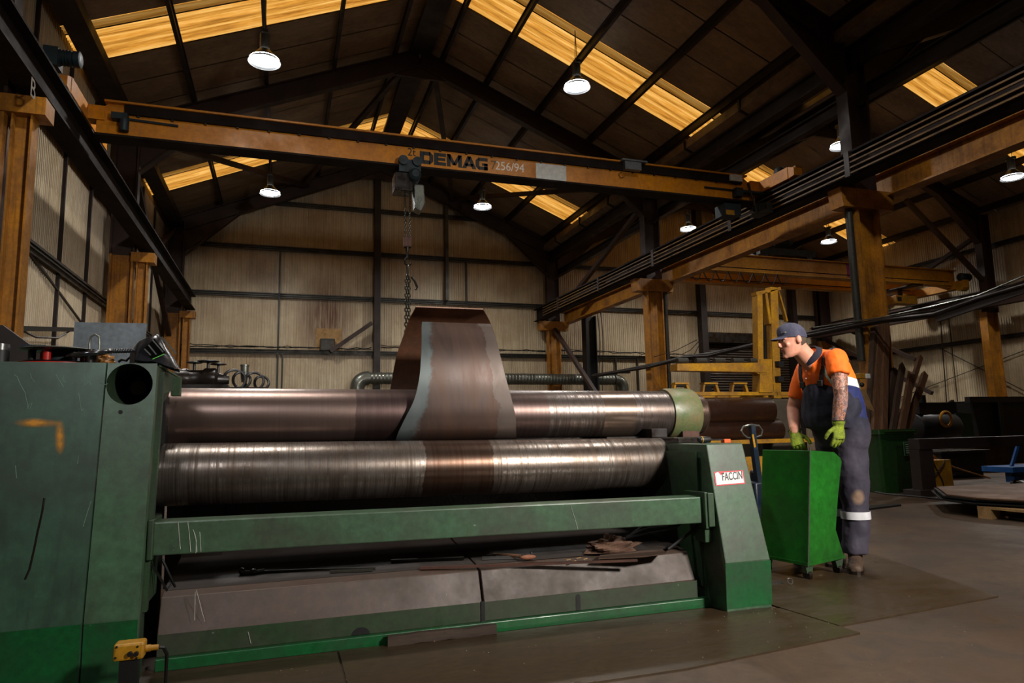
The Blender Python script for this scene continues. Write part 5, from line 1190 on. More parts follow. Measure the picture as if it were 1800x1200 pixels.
c = at(775, 1117, y=3.41); leaf('dry_leaf', 'large curled dry leaf propped on the bright green skirt', 'leaf', c, .045, .033, 3.41, M['leaf'])
c = at(1389, 1024, z=.02); single('wire_ring', MB().tube([(c.x + .02 * math.cos(k * .785), c.y + .004 * math.sin(k * .785), .03 + .018 * math.sin(k * .785)) for k in range(8)], .0035, 5, closed=True), M['steel'], 'small bright wire ring on the floor plate beside the green cart', 'ring')
a, b = at(1352, 1026, z=.01), at(1384, 1026, z=.01); single('steel_strip', MB().box(a.x, b.x, a.y - .02, a.y + .02, .0085, .014), M['girt'], 'flat steel strip lying between the end stand and the wire ring', 'steel strip')
a = at(1245, 1082, z=.01); single('paper_scrap', MB().box(a.x - .03, a.x + .03, a.y - .008, a.y + .008, .0, .003).xf(Matrix.Identity(4)), M['white'], 'white paper scrap beside the corner of the end stand', 'paper scrap')
rnd = random.Random(11)
mb = MB()
for k in range(200):
    x = rnd.uniform(-.2, 5); y = rnd.uniform(2.0, 3.25) if x < 2.75 else rnd.uniform(2.2, 6); s = rnd.uniform(.0012, .0028); z = .0085 if y > 2.6 else .0
    mb.box(x - s, x + s, y - s, y + s, z, z + s * .6)
o = mb.build('floor_debris', plain('pale_grit', (.45, .39, .31), .8), None); tag(o, 'scattered pale grit and metal crumbs on the floor', 'debris', kind='stuff')
for k, (px, py, s) in enumerate(((1340, 938, .04), (1645, 941, .04), (1482, 996, .05))):
    pass
single('black_mat', MB().prism([(6.0, 6.35), (7.2, 6.6), (7.3, 6.75), (6.1, 6.6)], 'z', 0, .02), M['black'], 'black rubber mat on the floor beyond the operator', 'mat')
single('floor_cable', MB().tube([at(px, py, z=.012) for px, py in ((1500, 858), (1560, 868), (1620, 873), (1680, 880), (1740, 884))], .012, 5), M['black'], 'black cable trailing on the floor towards the pallet', 'cable')

# things on the machine bed
def on_bed(px, py, up=0):
    z = .31
    for _ in range(6):
        p = at(px, py, z=z); z = .3065 + (p.y - 3.60) / 1.08 * .1135
    return at(px, py, z=z + up)
def rod(name, lab, cat, pts, w, h, mat, grp=None):
    P = [on_bed(*p) for p in pts]; mb = MB()
    for a, b in zip(P, P[1:]): mb.bar(a + Vector((0, 0, h / 2 + .002)), b + Vector((0, 0, h / 2 + .002)), w, h)
    return single(name, mb, M[mat], lab, cat, grp)
bg = 'steel bars on the machine bed'
rod('steel_bar', 'long thin dark rod lying along the bed from the clamp end', 'steel bar', [(450, 1007), (560, 1003), (660, 1001)], .010, .010, 'girt', bg)
rod('steel_bar', 'flat dark bar resting left of the bed joint', 'steel bar', [(580, 1007), (655, 1004)], .016, .010, 'girt', bg)
rod('steel_bar', 'longest flat bar along the front edge of the bed', 'steel bar', [(738, 1001), (930, 994), (1120, 987)], .018, .012, 'rust', bg)
rod('steel_bar', 'pale flat bar lying behind the others left of the bed joint', 'steel bar', [(687, 988), (815, 983)], .03, .012, 'girt', bg)
rod('steel_bar', 'short square bar lying near the brush on the bed', 'steel bar', [(847, 984), (905, 982)], .016, .016, 'steel', bg)
cl = thing('pipe_clamp', 'black clamp head at the left end of the thin rod on the bed', 'clamp', on_bed(430, 1010))
p = on_bed(425, 1010); q = on_bed(445, 1010)
MB().sphere(p + Vector((0, 0, .018)), .016, .016, .018).sphere(q + Vector((0, 0, .016)), .017, .016, .016).bar(p + Vector((0, 0, .012)), q + Vector((0, 0, .012)), .02, .016).build('clamp_jaw', M['black_gloss'], cl)
MB().bar(q + Vector((0, .0, .014)), q + Vector((.05, .02, .016)), .014, .012).build('clamp_screw', M['dark_oil'], cl)
bs = thing('wire_brush', 'wire brush with a pale wooden paddle handle on the bed', 'brush', on_bed(900, 984))
p, q = on_bed(868, 980), on_bed(915, 984); MB().tube([p + Vector((0, 0, .02)), (p + q) / 2 + Vector((0, 0, .022)), q + Vector((0, 0, .02))], [.006, .008, .010], 8).build('brush_stem', M['wood'], bs)
r_ = on_bed(942, 986); MB().sphere((q + r_) / 2 + Vector((0, 0, .018)), .045, .016, .013).build('brush_handle', worn('worn_beech', (.62, .38, .25), (.45, .27, .18), .6, 0, 8, .5), bs)
MB().box(p.x - .04, p.x + .01, p.y - .012, p.y + .012, p.z + .003, p.z + .02).build('bristles', M['dark_oil'], bs)
rg = on_bed(1080, 973); cr_ = crumple((rg.x, rg.y + .03, rg.z + .010), .145, .07, .075, 8, 30, 14, .38)
single('crumpled_rag', cr_, M['cloth'], 'crumpled brown oily rag heap on the right of the bed', 'rag')
cb2 = [on_bed(1052, 988), on_bed(1055, 979), on_bed(1110, 972), on_bed(1165, 968), on_bed(1172, 980), on_bed(1130, 986)]
single('cardboard_piece', MB().prism([(p.x, p.y) for p in cb2], 'z', rg.z + .003, rg.z + .008), M['wood_dark'], 'flat torn cardboard piece lying in front of the rag', 'cardboard')
for k, (px, py) in enumerate(((1000, 985), (1010, 988), (1018, 982), (1030, 984))):
    p = on_bed(px, py); single('wood_chip', MB().bar(p + Vector((-.015, 0, .004)), p + Vector((.012, .01 * (k % 2), .007)), .006, .003), M['wood_pale'], ['palest wood splinter farthest left of the rag on the bed', 'wood splinter nearest the front edge left of the rag', 'wood splinter farthest back left of the rag on the bed', 'wood splinter closest to the torn cardboard piece'][k], 'splinter', 'splinters on the bed')
p = on_bed(934, 977); single('bolt', MB().cyl(p, p + Vector((0, 0, .016)), .005, n=8).cyl(p + Vector((0, 0, .016)), p + Vector((0, 0, .022)), .009, n=6), M['steel'], 'small shiny bolt standing beside the wooden brush handle', 'bolt')

# tool on the end stand
tz = .905
a = at(1232, 774, y=3.62)
hm = thing('torch_handle', 'black handled tool with a yellow ring lying on top of the end stand', 'tool', (a.x, 3.62, tz))
p0 = Vector((a.x - .02, 3.62, tz + .022)); p1 = p0 + Vector((.085, 0, 0))
MB().rev(p0, p1, [(0, .012), (.1, .02), (.6, .021), (1, .015)], 16).build('grip', M['black'], hm)
MB().rev(p0 + Vector((.02, 0, 0)), p0 + Vector((.026, 0, 0)), [(0, .0225), (1, .0225)], 16).build('yellow_ring', M['yellow'], hm)
MB().bar(p1, p1 + Vector((.09, .0, -.004)), .014, .010).build('shank', M['dark_oil'], hm)
single('orange_block', MB().box(p1.x + .09, p1.x + .135, 3.60, 3.64, tz, tz + .022), M['orange'], 'small orange block at the tip of the black handled tool', 'block', bevel=.002)

# ================================================================ THINGS ON AND BEHIND THE GREEN HOUSING
HZ = ZC + .001
def ht(px, py, y): return at(px, py, y=y)
rl = thing('cable_reel', 'black and red cable reel lying flat on the green housing', 'cable reel', (-1.0, 3.650, HZ))
c = ht(103, 622, 3.620); rc = Vector((c.x, 3.620, HZ)); rad = .165
MB().rev(rc + Vector((0, 0, .004)), rc + Vector((0, 0, .014)), [(0, rad - .01), (.5, rad), (1, rad - .01)], 40).build('reel_flange', M['black_gloss'], rl)
MB().rev(rc + Vector((0, 0, .066)), rc + Vector((0, 0, .078)), [(0, rad - .02), (.5, rad - .01), (1, rad - .03), (1, .04)], 40).build('reel_flange', M['grey_metal'], rl)
MB().rev(rc + Vector((0, 0, .0)), rc + Vector((0, 0, .006)), [(0, rad + .0), (1, rad + .0)], 40).build('red_rim', M['red'], rl)
for k in range(6):
    an = R(20 + 60 * k); q = rc + Vector((.10 * math.cos(an), .10 * math.sin(an), 0)); MB().cyl(q + Vector((0, 0, .014)), q + Vector((0, 0, .066)), .016, n=12).build('red_spacer', M['red'] if k % 2 == 0 else M['black'], rl)
MB().cyl(rc + Vector((0, 0, .014)), rc + Vector((0, 0, .066)), .05, n=20).build('hub', M['teal'], rl)
a = ht(28, 603, 3.500); b = ht(72, 606, 3.500)
single('steel_rule', MB().box(a.x, b.x, 3.560, 3.590, rc.z + .079, rc.z + .090), plain('bluish_steel', (.42, .48, .55), .2, .9), 'bluish steel bar lying across the cable reel', 'steel bar', bevel=.002)
c = ht(160, 622, 3.600)
tw = thing('hand_wheel', 'polished steel hand wheel propped beside the cable reel', 'hand wheel', (c.x, 3.580, HZ))
q = Matrix.Rotation(R(-9), 4, 'Y') @ Matrix.Rotation(R(6), 4, 'X')
ring = [Vector((c.x + .01, 3.540, HZ + .05)) + q @ Vector((.085 * math.cos(2 * math.pi * k / 28), .085 * math.sin(2 * math.pi * k / 28), 0)) for k in range(28)]
MB().tube(ring, .011, 10, closed=True).build('wheel_rim', plain('dark_polished_steel', (.35, .35, .36), .2, .9), tw)
for k in range(3): MB().tube([Vector((c.x + .01, 3.540, HZ + .05)), ring[int(28 * k / 3)]], .007, 6).build('wheel_spoke', M['dark_oil'], tw)
MB().cyl((c.x + .01, 3.540, HZ), (c.x + .01, 3.540, HZ + .07), .02, n=14).build('wheel_hub', M['dark_oil'], tw)
c = ht(167, 592, 3.670)
sh = thing('lifting_shackle', 'upright steel bow shackle standing behind the hand wheel', 'shackle', (c.x, 3.670, HZ))
MB().tube([(c.x - .018, 3.670, HZ + .07), (c.x - .021, 3.670, HZ + .11), (c.x - .017, 3.670, HZ + .145), (c.x, 3.670, HZ + .158), (c.x + .017, 3.670, HZ + .145), (c.x + .021, 3.670, HZ + .11), (c.x + .018, 3.670, HZ + .07)], .005, 8).build('bow', M['grey_metal'], sh)
MB().box(c.x - .03, c.x + .03, 3.650, 3.690, HZ, HZ + .07).cyl((c.x - .034, 3.670, HZ + .072), (c.x + .034, 3.670, HZ + .072), .011, n=12).build('pin_block', M['dark_oil'], sh, bevel=.004)
c = ht(182, 618, 3.620); single('leather_glove', crumple((c.x, 3.660, HZ), .05, .05, .055, 21, 18, 10, .25), M['yellow_col'], 'ochre leather glove slumped beside the hand wheel', 'glove')
gg = thing('grinding_torch', 'metal tube tool with a ribbed black grip pointing at the welding mask', 'tool', (ht(200, 620, 3.560).x, 3.560, HZ))
a = ht(163, 619, 3.560); b = ht(194, 617, 3.560); c = ht(238, 616, 3.560)
MB().cyl(a, b, .006, n=10).build('tube', M['dark_oil'], gg)
pr = [(0, .013), (.03, .016), (.06, .011)]
for k in range(8): pr += [(.1 + .1 * k, .0095), (.14 + .1 * k, .0115), (.18 + .1 * k, .0095)]
pr += [(1, .009)]
MB().rev(b, c, pr, 16).build('grip', M['black_gloss'], gg)
MB().box(a.x - .01, a.x + .02, 3.550, 3.570, HZ, a.z).box(c.x - .02, c.x, 3.550, 3.570, HZ, c.z - .009).build('rest', M['dark_oil'], gg)
c = ht(6, 605, 3.500)
cn = thing('spray_can', 'dark can with a bright steel band cut by the left edge of the picture', 'can', (c.x, 3.500, HZ))
MB().cyl((c.x - .01, 3.500, HZ), (c.x - .01, 3.500, HZ + .055), .036, n=24).build('can_body', M['black'], cn)
MB().cyl((c.x - .01, 3.500, HZ + .055), (c.x - .01, 3.500, HZ + .082), .034, n=24).build('steel_band', M['steel'], cn)
# welding mask
wm = thing('welding_mask', 'black welding mask with reflective visor resting on the housing edge', 'welding mask', (-.57, 3.650, HZ))
# local axes: mask faces to the upper right; its dome on the left
mc = ht(272, 615, 3.620); rows = []
outline = [(232, 632), (236, 612), (245, 600), (262, 592), (276, 587), (284, 596), (292, 610), (300, 622), (308, 634), (315, 648)]
lower = [(238, 640), (244, 636), (256, 638), (266, 639), (272, 638), (280, 640), (288, 643), (296, 646), (303, 648), (311, 650)]
G = []
for k in range(11):
    t = k / 10; an = math.pi * t; rw = []
    for (u, v), (u2, v2) in zip(outline, lower):
        c = 0.5 * (1 - math.cos(an)); px = u + (u2 - u) * (1 - math.sin(an)); py = v + (v2 - v) * (1 - math.sin(an)) * 1.0
        yv = 3.560 + .19 * t; p = at(px, py, y=3.650); rw.append(Vector((p.x, yv, p.z)))
    G.append(rw)
MB().grid(G, .006).build('mask_shell', M['black_gloss'], wm, angle=60)
v0 = [at(px, py, y=3.552) for px, py in ((252, 612), (271, 594), (292, 620), (268, 630))]
MB().add([p for p in v0] + [p + Vector((0, .02, 0)) for p in v0], [(0, 1, 2, 3), (7, 6, 5, 4), (0, 4, 5, 1), (1, 5, 6, 2), (2, 6, 7, 3), (3, 7, 4, 0)]).build('visor', M['glass_dark'], wm, bevel=.003)
for (p, q) in (((254, 613), (265, 624)), ((261, 606), (275, 623)), ((268, 597), (287, 619))):
    MB().bar(at(*p, y=3.550), at(*q, y=3.550), .006, .003, up=(0, 1, 0)).build('visor_highlight_bar', M['steel'], wm)
MB().bar(at(268, 631, y=3.549), at(289, 622, y=3.549), .003, .002, up=(0, 1, 0)).build('green_edge', plain('lime_edge', (.4, .8, .3), .4), wm)
MB().tube([at(248, 634, y=3.620), at(230, 626, y=3.620), at(222, 634, y=3.620), at(214, 632, y=3.640), at(208, 636, y=3.640)], .006, 6).build('head_strap', M['black'], wm)
MB().bar(at(284, 592, y=3.600), at(310, 622, y=3.620), .008, .008, up=(0, 1, 0)).build('visor_rim', M['grey_metal'], wm)
# grey sheet behind
a, b = at(131, 566, y=4.5), at(258, 568, y=4.5)
single('steel_sheet', MB().prism([(a.x, 0), (b.x - .05, 0), (b.x, b.z), (a.x, a.z)], 'y', 4.5, 4.515), M['grey_plate'], 'grey steel sheet standing upright behind the green housing', 'steel sheet')
# triangular dark gusset and wall bracket on the left
a, b, c_ = at(4, 571, y=5.2), at(95, 630, y=5.2), at(4, 640, y=5.2)
single('steel_gusset', MB().prism([(a.x, a.z), (b.x, b.z - .02), (b.x, .0), (a.x - .6, .0), (a.x - .6, a.z)], 'y', 5.2, 5.25), M['dark_brown'], 'dark sloping steel gusset plate behind the housing at the left edge', 'steel plate')
bk = thing('wall_bracket', 'black horizontal bracket arm on the left wall with a drooping cable', 'bracket', (XL + .3, 11, 2.4))
a, b = at(30, 577, x=XL + .2), at(127, 579, x=XL + .2)
MB().bar(a, b, .05, .07).build('arm', M['black'], bk); MB().tube([a, a + (b - a) * .3 + Vector((0, 0, -.12)), a + (b - a) * .7 + Vector((0, 0, -.14)), b], .015, 5).build('cable', M['black'], bk)
# dark machinery behind the top roll's left end
dm = thing('valve_bank', 'oily black valve bank with round hand wheels behind the left end of the top roll', 'valve bank', (-.45, 5.35, 0))
yb3 = 5.35
a, b = at(308, 655, y=yb3), at(402, 682, y=yb3)
MB().rev((a.x, yb3, b.z + .06), (b.x, yb3, b.z + .06), [(0, .05), (0, .075), (.2, .08), (.25, .07), (.5, .07), (.55, .085), (.75, .085), (.8, .05), (1, .03)], 20).box(a.x, b.x, yb3 - .1, yb3 + .1, 0, b.z + .02).build('valve_body', M['dark_oil'], dm)
for px, py, r in ((342, 637, .055), (366, 635, .075), (384, 640, .055)):
    p = at(px, py, y=yb3); h_ = MB().rev((p.x, yb3, p.z - .006), (p.x, yb3, p.z + .006), [(0, r * .8), (.3, r), (.7, r), (1, r * .8)], 24).build('valve_wheel', M['black'], dm)
    MB().cyl((p.x, yb3, b.z + .1), (p.x, yb3, p.z), .009, n=8).build('valve_stem', M['black'], h_)
dc = thing('hose_coil', 'coiled black hoses with a grey filter beside the valve bank', 'hose coil', (-.05, 5.35, 0))
for k, (px, py, r) in enumerate(((412, 668, .075), (425, 668, .06), (447, 670, .065), (460, 673, .05))):
    p = at(px, py, y=yb3 + .02 * k); MB().tube([p + Vector((r * math.cos(t), .02 * math.sin(2 * t), r * math.sin(t))) for t in [2 * math.pi * j / 18 for j in range(18)]], .010, 6, closed=True).build('hose_loop', M['black'], dc)
p = at(430, 648, y=yb3 + .05); MB().rev((p.x, yb3 + .05, p.z - .10), (p.x, yb3 + .05, p.z + .03), [(0, .02), (.5, .028), (.9, .028), (.92, .032), (1, .032)], 16).build('filter', M['grey_metal'], dc)
MB().box(at(404, 680, y=yb3).x, at(472, 680, y=yb3).x, yb3 - .06, yb3 + .12, 0, at(430, 681, y=yb3).z + .0).build('tray', M['dark_oil'], dc)
# ================================================================ THE OPERATOR
from mathutils import noise as mnoise
PO = Vector((3.80, 3.95, 0))
man = thing('person', 'person in blue cap, orange shirt and navy bib overalls leaning on the green cart', 'person', PO)
def ell(c, a, b, axis_u=(1, 0, 0), axis_v=(0, 1, 0)): return (Vector(c), Vector(axis_u).normalized() * a, Vector(axis_v).normalized() * b)
def limb(mb, pts, flat=1.0):
    """round limb through (point, radius)"""
    P = [Vector(p) for p, r in pts]; rs = [r for p, r in pts]; rings = []
    side0 = None
    for i, p in enumerate(P):
        d = (P[min(i + 1, len(P) - 1)] - P[max(i - 1, 0)]).normalized()
        s = d.cross(Vector((1, 0, 0)) if abs(d.x) < .8 else Vector((0, 1, 0))).normalized(); u = s.cross(d).normalized()
        rings.append((p, s * rs[i], u * rs[i] * flat))
    return mb.loft(rings)
def ruffle(o, amp, scale, seed=0, lo=None, stretch=(1, 1, .5)):
    me = o.data; s = Vector(stretch)
    vs = [v.co + v.normal * amp * (mnoise.noise(Vector((v.co.x * s.x, v.co.y * s.y, v.co.z * s.z)) * scale + Vector((seed, 0, 0))) + .5 * mnoise.noise(v.co * scale * 2.3)) for v in me.vertices]
    for v, c in zip(me.vertices, vs): v.co = c
    me.update()
# joints
sN, eN, wN = Vector((3.675, 3.785, 1.445)), Vector((3.625, 3.73, 1.20)), Vector((3.615, 3.765, 1.00))
sF, eF, wF = Vector((3.70, 4.155, 1.40)), Vector((3.655, 4.24, 1.13)), Vector((3.545, 4.11, .945))
hN, kN, aN, tN = Vector((3.835, 3.895, .92)), Vector((3.83, 3.89, .48)), Vector((3.80, 3.90, .10)), Vector((3.655, 3.765, .03))
hF, kF, aF, tF = Vector((3.835, 4.07, .92)), Vector((3.85, 4.11, .48)), Vector((3.86, 4.13, .10)), Vector((3.74, 4.05, .03))
HF = Vector((-.93, .30, -.17)).normalized(); HL = Vector((-.30, -.93, 0)); HL = (HL - HF * HL.dot(HF)).normalized(); HU = HF.cross(HL).normalized()
if HU.z < 0: HU = -HU
HC = at(1393, 600, y=3.97)
HS = .90
def H(f, l, u): return HC + (HF * f + HL * l + HU * u) * HS
# ---- body: one continuous surface
mb = MB()
mb.loft([(H(cf, 0, u), HF * a * HS, HL * b * HS) for u, cf, a, b in ((-.122, .052, .022, .022), (-.112, .044, .045, .036), (-.095, .030, .066, .050), (-.065, .015, .084, .061), (-.03, .004, .095, .068), (.01, .0, .099, .074), (.05, -.004, .101, .077), (.09, -.008, .092, .072), (.12, -.012, .07, .056), (.138, -.014, .035, .03))])
mb.loft([(H(.090, 0, .030), HU * .010, HL * .008), (H(.104, 0, .012), HU * .012, HL * .010), (H(.120, 0, -.008), HU * .013, HL * .013), (H(.125, 0, -.018), HU * .011, HL * .015), (H(.108, 0, -.024), HU * .008, HL * .017), (H(.088, 0, -.026), HU * .008, HL * .014)])
mb.sphere(H(.086, .032, .038), .016, .022, .009).sphere(H(.086, -.032, .038), .016, .022, .009)
mb.sphere(H(.064, .042, -.016), .020).sphere(H(.064, -.042, -.016), .020).sphere(H(.080, 0, -.103), .021)
mb.loft([(H(.080, .060, .034), HU * .007, HF * .006), (H(.094, .034, .040), HU * .009, HF * .008), (H(.099, 0, .036), HU * .008, HF * .008), (H(.094, -.034, .040), HU * .009, HF * .008), (H(.080, -.060, .034), HU * .007, HF * .006)])
mb.sphere(H(.093, 0, -.050), .010, .020, .007).sphere(H(.090, 0, -.066), .010, .018, .008)
for s in (1, -1):
    mb.loft([(H(-.012, s * .070, .0), HF * .012, HU * .022), (H(-.016, s * .082, .004), HF * .019, HU * .031), (H(-.020, s * .090, .006), HF * .018, HU * .030), (H(-.022, s * .093, .006), HF * .010, HU * .022)])
limb(mb, [(H(-.035, 0, -.02), .055), (HC + Vector((.055, 0, -.055)), .062), (HC + Vector((.105, 0, -.105)), .066), (Vector((3.64, 3.97, 1.44)), .074), (Vector((3.70, 3.97, 1.38)), .085)])
mb.loft([ell((3.835, 3.98, .86), .11, .15), ell((3.83, 3.975, .98), .125, .165), ell((3.79, 3.975, 1.10), .15, .165), ell((3.76, 3.975, 1.25), .14, .17), ell((3.73, 3.975, 1.38), .11, .17), ell((3.72, 3.975, 1.45), .08, .14), ell((3.72, 3.975, 1.48), .05, .08)])
limb(mb, [(sN + Vector((.03, .06, .0)), .060), (sN, .060), ((sN + eN) / 2, .053), (eN + Vector((0, 0, .03)), .046), (eN - Vector((.0, 0, .01)), .045), (eN * .65 + wN * .35, .047), (wN + Vector((0, 0, .03)), .037), (wN, .034)])
limb(mb, [(sF + Vector((.03, -.06, .0)), .065), (sF, .058), ((sF + eF) / 2, .050), (eF, .045), (eF * .65 + wF * .35, .045), (wF + Vector((0, 0, .03)), .036), (wF, .033)])
for h_, k_, a_ in ((hN, kN, aN), (hF, kF, aF)): limb(mb, [(h_, .085), ((h_ + k_) / 2, .075), (k_, .058), ((k_ + a_) / 2, .055), (a_, .045), (a_ - Vector((0, 0, .05)), .045)])
def skin_mat():
    m, nt, b = node_mat('skin')
    v = coords(nt); n = noise(nt, v, 25, 4, .6)
    c = mixc(nt, ramp(nt, n, [(.3, 0.0), (.75, .7)]), lin((.84, .60, .50)), lin((.76, .48, .39)))
    geo = N(nt, 'ShaderNodeTexCoord'); s = N(nt, 'ShaderNodeSeparateXYZ'); nt.links.new(geo.outputs['Object'], s.inputs[0])
    def cmp(o, op, val):
        q = N(nt, 'ShaderNodeMath', operation=op); nt.links.new(o, q.inputs[0]); q.inputs[1].default_value = val; return q.outputs[0]
    def mul(a, b_):
        q = N(nt, 'ShaderNodeMath', operation='MULTIPLY'); nt.links.new(a, q.inputs[0]); nt.links.new(b_, q.inputs[1]); return q.outputs[0]
    mask = mul(cmp(s.outputs[1], 'LESS_THAN', 3.84 - PO.y), cmp(s.outputs[2], 'LESS_THAN', 1.40))
    mask = mul(mask, cmp(s.outputs[2], 'GREATER_THAN', 1.022))
    t1 = noise(nt, coords(nt, (1, 1, .8)), 26, 3, .5, 2.2); t2 = noise(nt, v, 14, 3, .5, 1.5)
    ink = mixc(nt, ramp(nt, t2, [(.48, 0.0), (.56, 1.0)]), lin((.20, .19, .18)), lin((.24, .38, .46)))
    up = N(nt, 'ShaderNodeMapRange'); nt.links.new(s.outputs[2], up.inputs[0]); up.inputs[1].default_value = 1.10; up.inputs[2].default_value = 1.24
    ink = mixc(nt, up.outputs[0], ink, lin((.19, .17, .16)))
    f = mul(ramp(nt, t1, [(.40, .85), (.47, .70), (.52, .12), (.60, .75)]), mask)
    # grey stubble below the cap and along the jaw stays part of the skin
    nt.links.new(mixc(nt, f, c, ink), b.inputs['Base Color']); b.inputs['Roughness'].default_value = .5
    b.inputs['Subsurface Weight'].default_value = .08; b.inputs['Subsurface Radius'].default_value = (.02, .008, .004)
    return m
body = mb.build('body', skin_mat(), man, remesh=.0065, smooth_it=2)
# eyes, brows, mouth line, hair
eyeb = plain('eye_white', (.62, .58, .54), .3); iris = plain('eye_iris', (.16, .20, .22), .2); hairm = plain('short_grey_hair', (.30, .25, .21), .8)
for s in (1, -1):
    e = MB().sphere(H(.0835, s * .033, .018), .0105, n=16, m=10).build('eye', eyeb, man)
    MB().sphere(H(.0905, s * .035, .018), .0050, n=12, m=8).build('iris', iris, e)
    MB().tube([H(.094, s * .018, .034), H(.096, s * .033, .039), H(.085, s * .052, .034)], [.003, .0045, .002], 6).build('eyebrow', hairm, man)
    MB().tube([H(.091, s * .021, .022), H(.0945, s * .033, .027), H(.085, s * .047, .020)], .0040, 6).build('eyelid', M.setdefault('lid', plain('eyelid_skin', (.66, .42, .34), .5)), man)
MB().tube([H(.088, .020, -.064), H(.099, .008, -.065), H(.099, -.008, -.065), H(.088, -.020, -.064)], .0042, 6).tube([H(.090, .018, -.052), H(.1015, .007, -.051), H(.1015, -.007, -.051), H(.090, -.018, -.052)], .0035, 6).build('lips', plain('lip_skin', (.66, .36, .30), .5), man)
MB().tube([H(.088, .022, -.058), H(.1005, .008, -.058), H(.1005, -.008, -.058), H(.088, -.022, -.058)], .0025, 6).build('mouth_line', plain('mouth_dark', (.30, .13, .11), .6), man)
mb = MB(); rows = []
for i in range(8):
    u = -.045 + .10 * i / 7; rows.append([H(-.004 + .1045 * math.cos(R(a)) * (1 - .35 * max(0, -u) / .1), .0795 * math.sin(R(a)) * (1 - .5 * max(0, -u) / .1), u) for a in range(112, 249, 8)])
mb.grid(rows, .004).build('hair', hairm, man)
# cap
capm = worn('grey_blue_cap_cloth', (.31, .31, .40), (.22, .22, .29), .9, 0, 9, .7)
mb = MB(); rows = []
for i in range(9):
    ph = R(88 * i / 8); rows.append([H(-.006 + .109 * math.cos(ph) * math.cos(R(a)), .087 * math.cos(ph) * math.sin(R(a)), .050 + .03 * (-math.cos(R(a))) * -.6 * math.cos(ph) + .098 * math.sin(ph) ** .8) for a in range(0, 361, 12)])
rows.insert(0, [H(-.006 + .107 * math.cos(R(a)), .085 * math.sin(R(a)), .028 + .018 * math.cos(R(a))) for a in range(0, 361, 12)])
cap = mb.grid(rows, .005).build('cap', capm, man); ruffle(cap, .004, 18, 3)
br = []
for i in range(7):
    t = i / 6; br.append([H(.070 * math.cos(R(a)) * 1.3 + t * .078 * math.cos(R(a)) ** .5, .086 * math.sin(R(a)) * (1 - .12 * t), .058 - .016 * t - .018 * math.sin(R(a)) ** 2) for a in range(-62, 63, 6)])
MB().grid(br, .005).build('cap_brim', capm, cap)
gm = MB()
for k in range(5): gm.sphere(H(.088 - .007 * abs(k - 1.5), .012 + .016 * k, .078), .006, .007, .006, n=10, m=6)
gm.build('cap_beads', M['steel'], cap)
# ---- shirt
def shirt_mat():
    m, nt, b = node_mat('hi_vis_shirt')
    geo = N(nt, 'ShaderNodeTexCoord'); s = N(nt, 'ShaderNodeSeparateXYZ'); nt.links.new(geo.outputs['Object'], s.inputs[0])
    n = noise(nt, coords(nt), 9, 4, .6)
    org = mixc(nt, ramp(nt, n, [(.3, 0.0), (.8, .5)]), lin((1.0, .45, .05)), lin((.93, .33, .03)))
    navy = mixc(nt, ramp(nt, n, [(.3, 0.0), (.8, .6)]), lin((.08, .13, .36)), lin((.05, .07, .20)))
    zl = N(nt, 'ShaderNodeMath', operation='MULTIPLY_ADD'); nt.links.new(s.outputs[0], zl.inputs[0]); zl.inputs[1].default_value = .15; nt.links.new(s.outputs[2], zl.inputs[2])
    def step(lo): q = N(nt, 'ShaderNodeMath', operation='GREATER_THAN'); nt.links.new(zl.outputs[0], q.inputs[0]); q.inputs[1].default_value = lo; return q.outputs[0]
    c = mixc(nt, step(1.265), navy, lin((.80, .82, .80)))
    c = mixc(nt, step(1.325), c, org)
    # front stays orange lower down, with a pale vertical tape beside the near strap
    fx = N(nt, 'ShaderNodeMath', operation='LESS_THAN'); nt.links.new(s.outputs[0], fx.inputs[0]); fx.inputs[1].default_value = -.11
    c = mixc(nt, fx.outputs[0], c, org)
    nt.links.new(c, b.inputs['Base Color']); b.inputs['Roughness'].default_value = .75; return m
M['shirt'] = shirt_mat()
mb = MB()
mb.loft([ell((3.84, 3.975, .93), .16, .20), ell((3.825, 3.975, 1.02), .175, .205), ell((3.80, 3.975, 1.12), .185, .205), ell((3.77, 3.975, 1.25), .18, .205), ell((3.74, 3.975, 1.35), .168, .205), ell((3.725, 3.975, 1.43), .148, .19), ell((3.72, 3.975, 1.495), .11, .15), ell((3.72, 3.975, 1.535), .055, .08)])
limb(mb, [(sN + Vector((.04, .08, .02)), .08), (sN + Vector((.01, .02, .01)), .082), (sN + (eN - sN) * .2, .078), (sN + (eN - sN) * .40, .073), (sN + (eN - sN) * .42, .069)])
limb(mb, [(sF + Vector((.04, -.08, .03)), .08), (sF + Vector((.01, -.02, .01)), .076), (sF + (eF - sF) * .35, .069), (sF + (eF - sF) * .70, .062), (sF + (eF - sF) * .72, .058)])
limb(mb, [(Vector((3.70, 3.97, 1.42)), .14), (Vector((3.64, 3.97, 1.465)), .108), (Vector((3.60, 3.97, 1.495)), .086), (Vector((3.592, 3.97, 1.503)), .074)])
sh_ = mb.build('shirt', M['shirt'], man, remesh=.009, smooth_it=3); ruffle(sh_, .010, 8, 1, stretch=(1, 1, .8)); ruffle(sh_, .004, 24, 4, stretch=(1, 1, .5))
navyc = worn('navy_overall_cloth', (.105, .105, .20), (.075, .07, .13), .85, 0, 6, .7)
